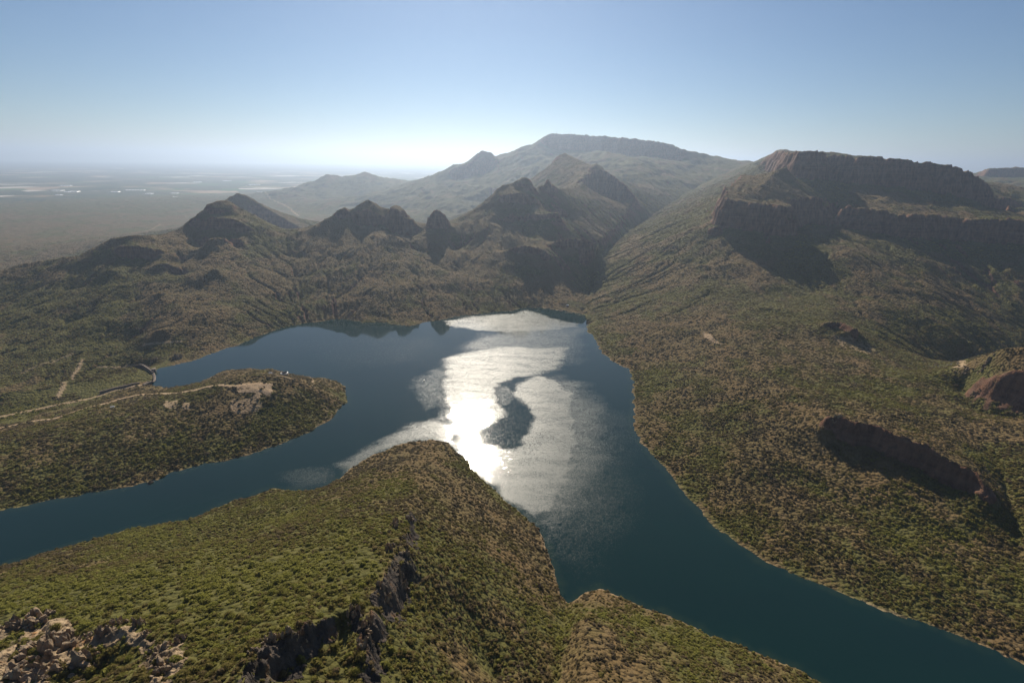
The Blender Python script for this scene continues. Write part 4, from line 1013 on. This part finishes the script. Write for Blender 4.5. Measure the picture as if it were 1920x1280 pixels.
# masts on the mountain top
def mast(pix, H, label):
    c = PD(*pix); z = float(height(c[0], c[1])); t = thing('radio_mast', label, 'mast', (c[0], c[1], z - 3))
    m_ = MBld(); 
    for k in range(3):
        an = k * 2.094; m_.strip([(2.4 * math.cos(an), 2.4 * math.sin(an), 0), (1.6 * math.cos(an) + .001, 1.6 * math.sin(an), H)], [(0, 0), (.5, 0), (.5, .5), (0, .5)])
    for k in range(int(H / 5)): m_.ring((0, 0, 4 + k * 5), 1.5, 2.0, .4, 6)
    m_.cyl((0, 0, 0), .8, .6, H, 8); m_.build('lattice', STEEL, t)
    m_ = MBld(); m_.cyl((0, 0, H), .3, .2, H * .15, 6); m_.build('antenna', STEEL, t)
mast((1044, 252, 9660), 95, 'taller thin radio mast on the flat mountain top'); mast((1069, 252, 9600), 60, 'shorter radio mast right of the tall one on the mountain top')

# ------------------------------------------------------------------ rocks
def rock_material():
    m, nt, out = newmat("weathered_quartzite"); b = NB(nt); tc = b.n("ShaderNodeNewGeometry"); pos = tc.outputs['Position']
    a_ = b.noise(pos, .12, 6, .65); c = b.noise(pos, .45, 5, .7); d = b.noise(pos, 1.6, 3, .6); l_ = b.noise(pos, .16, 4, .6)
    col = b.mix(b.ramp(a_, .35, .65), (.38, .28, .175), (.19, .14, .095))
    col = b.mix(b.ramp(c, .5, .72, 0, .85), col, (.42, .22, .09)); col = b.mix(b.ramp(l_, .56, .70, 0, .7), col, (.40, .36, .19))
    col = b.mix(b.ramp(d, .52, .68, 0, .8), col, (.05, .042, .035))
    bu = b.n("ShaderNodeBump"); bu.inputs['Strength'].default_value = .8; bu.inputs['Distance'].default_value = .8; b.put(bu.inputs['Height'], b.math('ADD', c, d))
    p = b.n("ShaderNodeBsdfPrincipled"); b.put(p.inputs['Base Color'], col); p.inputs['Roughness'].default_value = .9; b.put(p.inputs['Normal'], bu.outputs[0]); nt.links.new(p.outputs[0], out.inputs[0]); return m
MR = rock_material()
def crag(pix, w, d, h, n, seed, label, rz=0.0, sink=.35, tall=1.0, name='rock_outcrop', cat='rock outcrop', group=None):
    c = hit(*pix); r = random.Random(seed); V = []; F = []; base = 0; ca, sa = math.cos(rz), math.sin(rz)
    for k in range(n):
        a_ = r.uniform(0, 6.283); q = r.random() ** .6; lx, ly = q * math.cos(a_) * w / 2, q * math.sin(a_) * d / 2
        x, y = lx * ca - ly * sa, lx * sa + ly * ca
        if c[1] < 700: x *= 1.25; y *= 1.25
        s_ = r.uniform(.10, .30) * math.sqrt(w * d) * (1.15 - .5 * q); gz = float(height(c[0] + x, c[1] + y)) - c[2]
        hh = h * (1.1 - .75 * q) * r.uniform(.45, 1.05) * tall
        bm = bmesh.new(); tilt = r.uniform(-.25, .25)
        for _ in range(13):
            t = r.uniform(0, 1); rr_ = s_ * (1 - .45 * t); an = r.uniform(0, 6.283); e = r.uniform(.55, 1)
            bm.verts.new((x + rr_ * e * math.cos(an) * 1.1 + t * hh * tilt, y + rr_ * e * math.sin(an) * .8, gz - hh * sink + t * hh * (1 + sink)))
        res = bmesh.ops.convex_hull(bm, input=bm.verts)
        bmesh.ops.delete(bm, geom=[g for g in bm.verts if not g.link_faces], context='VERTS')
        bmesh.ops.triangulate(bm, faces=bm.faces); bmesh.ops.subdivide_edges(bm, edges=bm.edges, cuts=2, use_grid_fill=True)
        bm.verts.ensure_lookup_table()
        P = np.array([v.co[:] for v in bm.verts]); 
        P[:, 2] += s_ * .22 * gnoise(P[:, 0] / s_ * 2.2 + seed, P[:, 1] / s_ * 2.2, k); P[:, 0] += s_ * .22 * gnoise(P[:, 1] / s_ * 2.6, P[:, 2] / s_ * 2.0, k + 9); P[:, 1] += s_ * .2 * gnoise(P[:, 0] / s_ * 2.6, P[:, 2] / s_ * 2.0, k + 19)
        for v in bm.verts: v.index = v.index
        bm.verts.index_update(); V += [tuple(p) for p in P]; F += [tuple(v.index + base for v in f.verts) for f in bm.faces]; base += len(P); bm.free()
    me = bpy.data.meshes.new(name); me.from_pydata(V, [], F); me.update()
    return link(name, me, MR, label=label, cat=cat, group=group, loc=c)
crags = [
 ((55,1165),46,20,16,34,'broad grey rock outcrop at the left edge, above the orange one',.1),
 ((95,1215),44,24,17,38,'large orange and yellow lichened rock mass in the bottom left corner',.2),
 ((60,1262),50,22,15,34,'dark streaked rock face along the bottom left edge',.1),
 ((150,1240),26,20,13,22,'grey rock blocks just right of the orange lichened mass',.5),
 ((190,1188),30,10,9,20,'low brown rock band between the orange mass and the pale lichened knob',.1),
 ((222,1170),17,12,13,16,'pale yellow lichened rock knob standing at the slope edge',.2),
 ((262,1172),13,10,15,12,'upright pinkish rock tower beside the lichened knob',0),
 ((278,1190),8,7,9,8,'small red-stained rock right of the upright tower',0),
 ((335,1200),14,9,11,14,'orange-edged rock blocks at the right end of the near outcrops',.3),
 ((300,1215),26,12,8,22,'scattered pink stones below the orange-edged blocks',.2),
 ((300,1250),24,18,11,24,'rough pinkish crag face near the bottom edge',.2),
 ((545,1186),15,9,14,14,'orange-topped rock pinnacle on the ridge above dark shade',.4),
 ((508,1200),18,9,12,16,'pale broken rocks left of the orange pinnacle',.6),
 ((565,1196),10,7,9,8,'small grey boulder pile right of the orange pinnacle',.3),
 ((475,1222),14,8,8,12,'low pinkish ledge at the lower left of the ridge rocks',.7),
 ((660,1150),15,9,14,14,'brown rock prow on the near ridge above a shaded gully',1.2),
 ((690,1170),12,9,18,12,'tall pale rock rib on the near ridge facing right',1.4),
 ((680,1215),14,8,13,14,'shaded rock rib continuing down toward the bottom edge',1.4),
 ((745,985),13,22,16,16,'dark cliff at the top of the headland ridge',0),
 ((768,975),9,20,13,14,'rock fin at the top right of the headland ridge',0),
 ((735,1030),13,16,16,14,'dark buttress in the middle of the headland ridge',.1),
 ((765,1040),9,18,14,12,'slanting rock fin right of the middle buttress',0),
 ((755,1085),14,16,20,16,'deep shaded buttress low on the headland ridge',.1),
 ((720,1110),12,14,16,12,'broken black crag left of the deep shaded buttress',.2),
 ((730,1000),8,10,9,8,'small outlying rock left of the top cliff on the headland',.2),
 ((697,1200),9,14,10,10,'pale stones in the shaded gully near the bottom edge',.3),
 ((1012,1100),9,12,20,10,'narrow dark fissured crag above the notch in the shore',.1),
 ((1100,1163),9,6,9,8,'small orange rock spire on the hill at bottom centre',.3),
 ((1078,1172),10,6,5,8,'low pinkish rock left of the orange spire',.2),
 ((545,1105),9,6,4,7,'pinkish stones alone in the green slope',.8),
 ((1570,783),34,12,14,20,'orange rock head at the left end of the long dark cliff',.2),
 ((282,905),22,10,9,14,'pinkish rocks at the waterline of the peninsula',.3),
 ((330,672),46,22,24,26,'dark rocky bluff on the far shore beside the dam',.3),
 ((290,676),30,16,18,16,'dark rocks directly above the dam',.3),
 ((1808,700),26,14,12,20,'orange rocky nose at the left foot of the right hand hill',.5),
 ((1850,682),40,16,11,24,'pale layered rock ledges on the right hand hill',.1),
 ((1828,738),20,14,14,16,'red rock buttress below the orange nose on the right',.2),
 ((765,612),34,12,12,14,'brown rocky point on the far shore of the lake',.2)]
for k, (pix, w, d, h_, n, lab, rz) in enumerate(crags): crag(pix, w, d, h_, n, 40 + k, lab, rz)
# river bend at the right: shallow water and pale boulders
rv = [PZ(*q) for q in [(1700,690,4),(1742,689,5),(1765,686,5.5),(1788,684,6),(1815,678,7),(1850,668,8)]]
m_ = MBld(); m_.strip(smoothline(rv, 6), [(-14, 0), (14, 0), (14, 2.2), (-14, 2.2)])
RIV = flat('shallow_river_water', (.10, .12, .12), .15, .3, .05); m_.build('river_water', RIV, kind='structure')
PALE = flat('pale_boulder_stone', (.52, .48, .46), .85, .3, .3)
b0 = None; spots = [(1744,687),(1750,689),(1757,686.5),(1762,688),(1768,686),(1774,684.5),(1779,685.5),(1784,683.5),(1790,685),(1795,682.5),(1753,685.5),(1771,688)]
for k, q in enumerate(spots):
    o_ = crag(q, rr.uniform(8, 17), rr.uniform(6, 10), 4, 5, 300 + k, 'pale boulder in the river bend at the foot of the right hand hill', 0, name='boulder', cat='boulder', group='pale boulders in the river bend')
    o_.data.materials.clear(); o_.data.materials.append(PALE)
print('objects', round(time.time() - T0, 1))
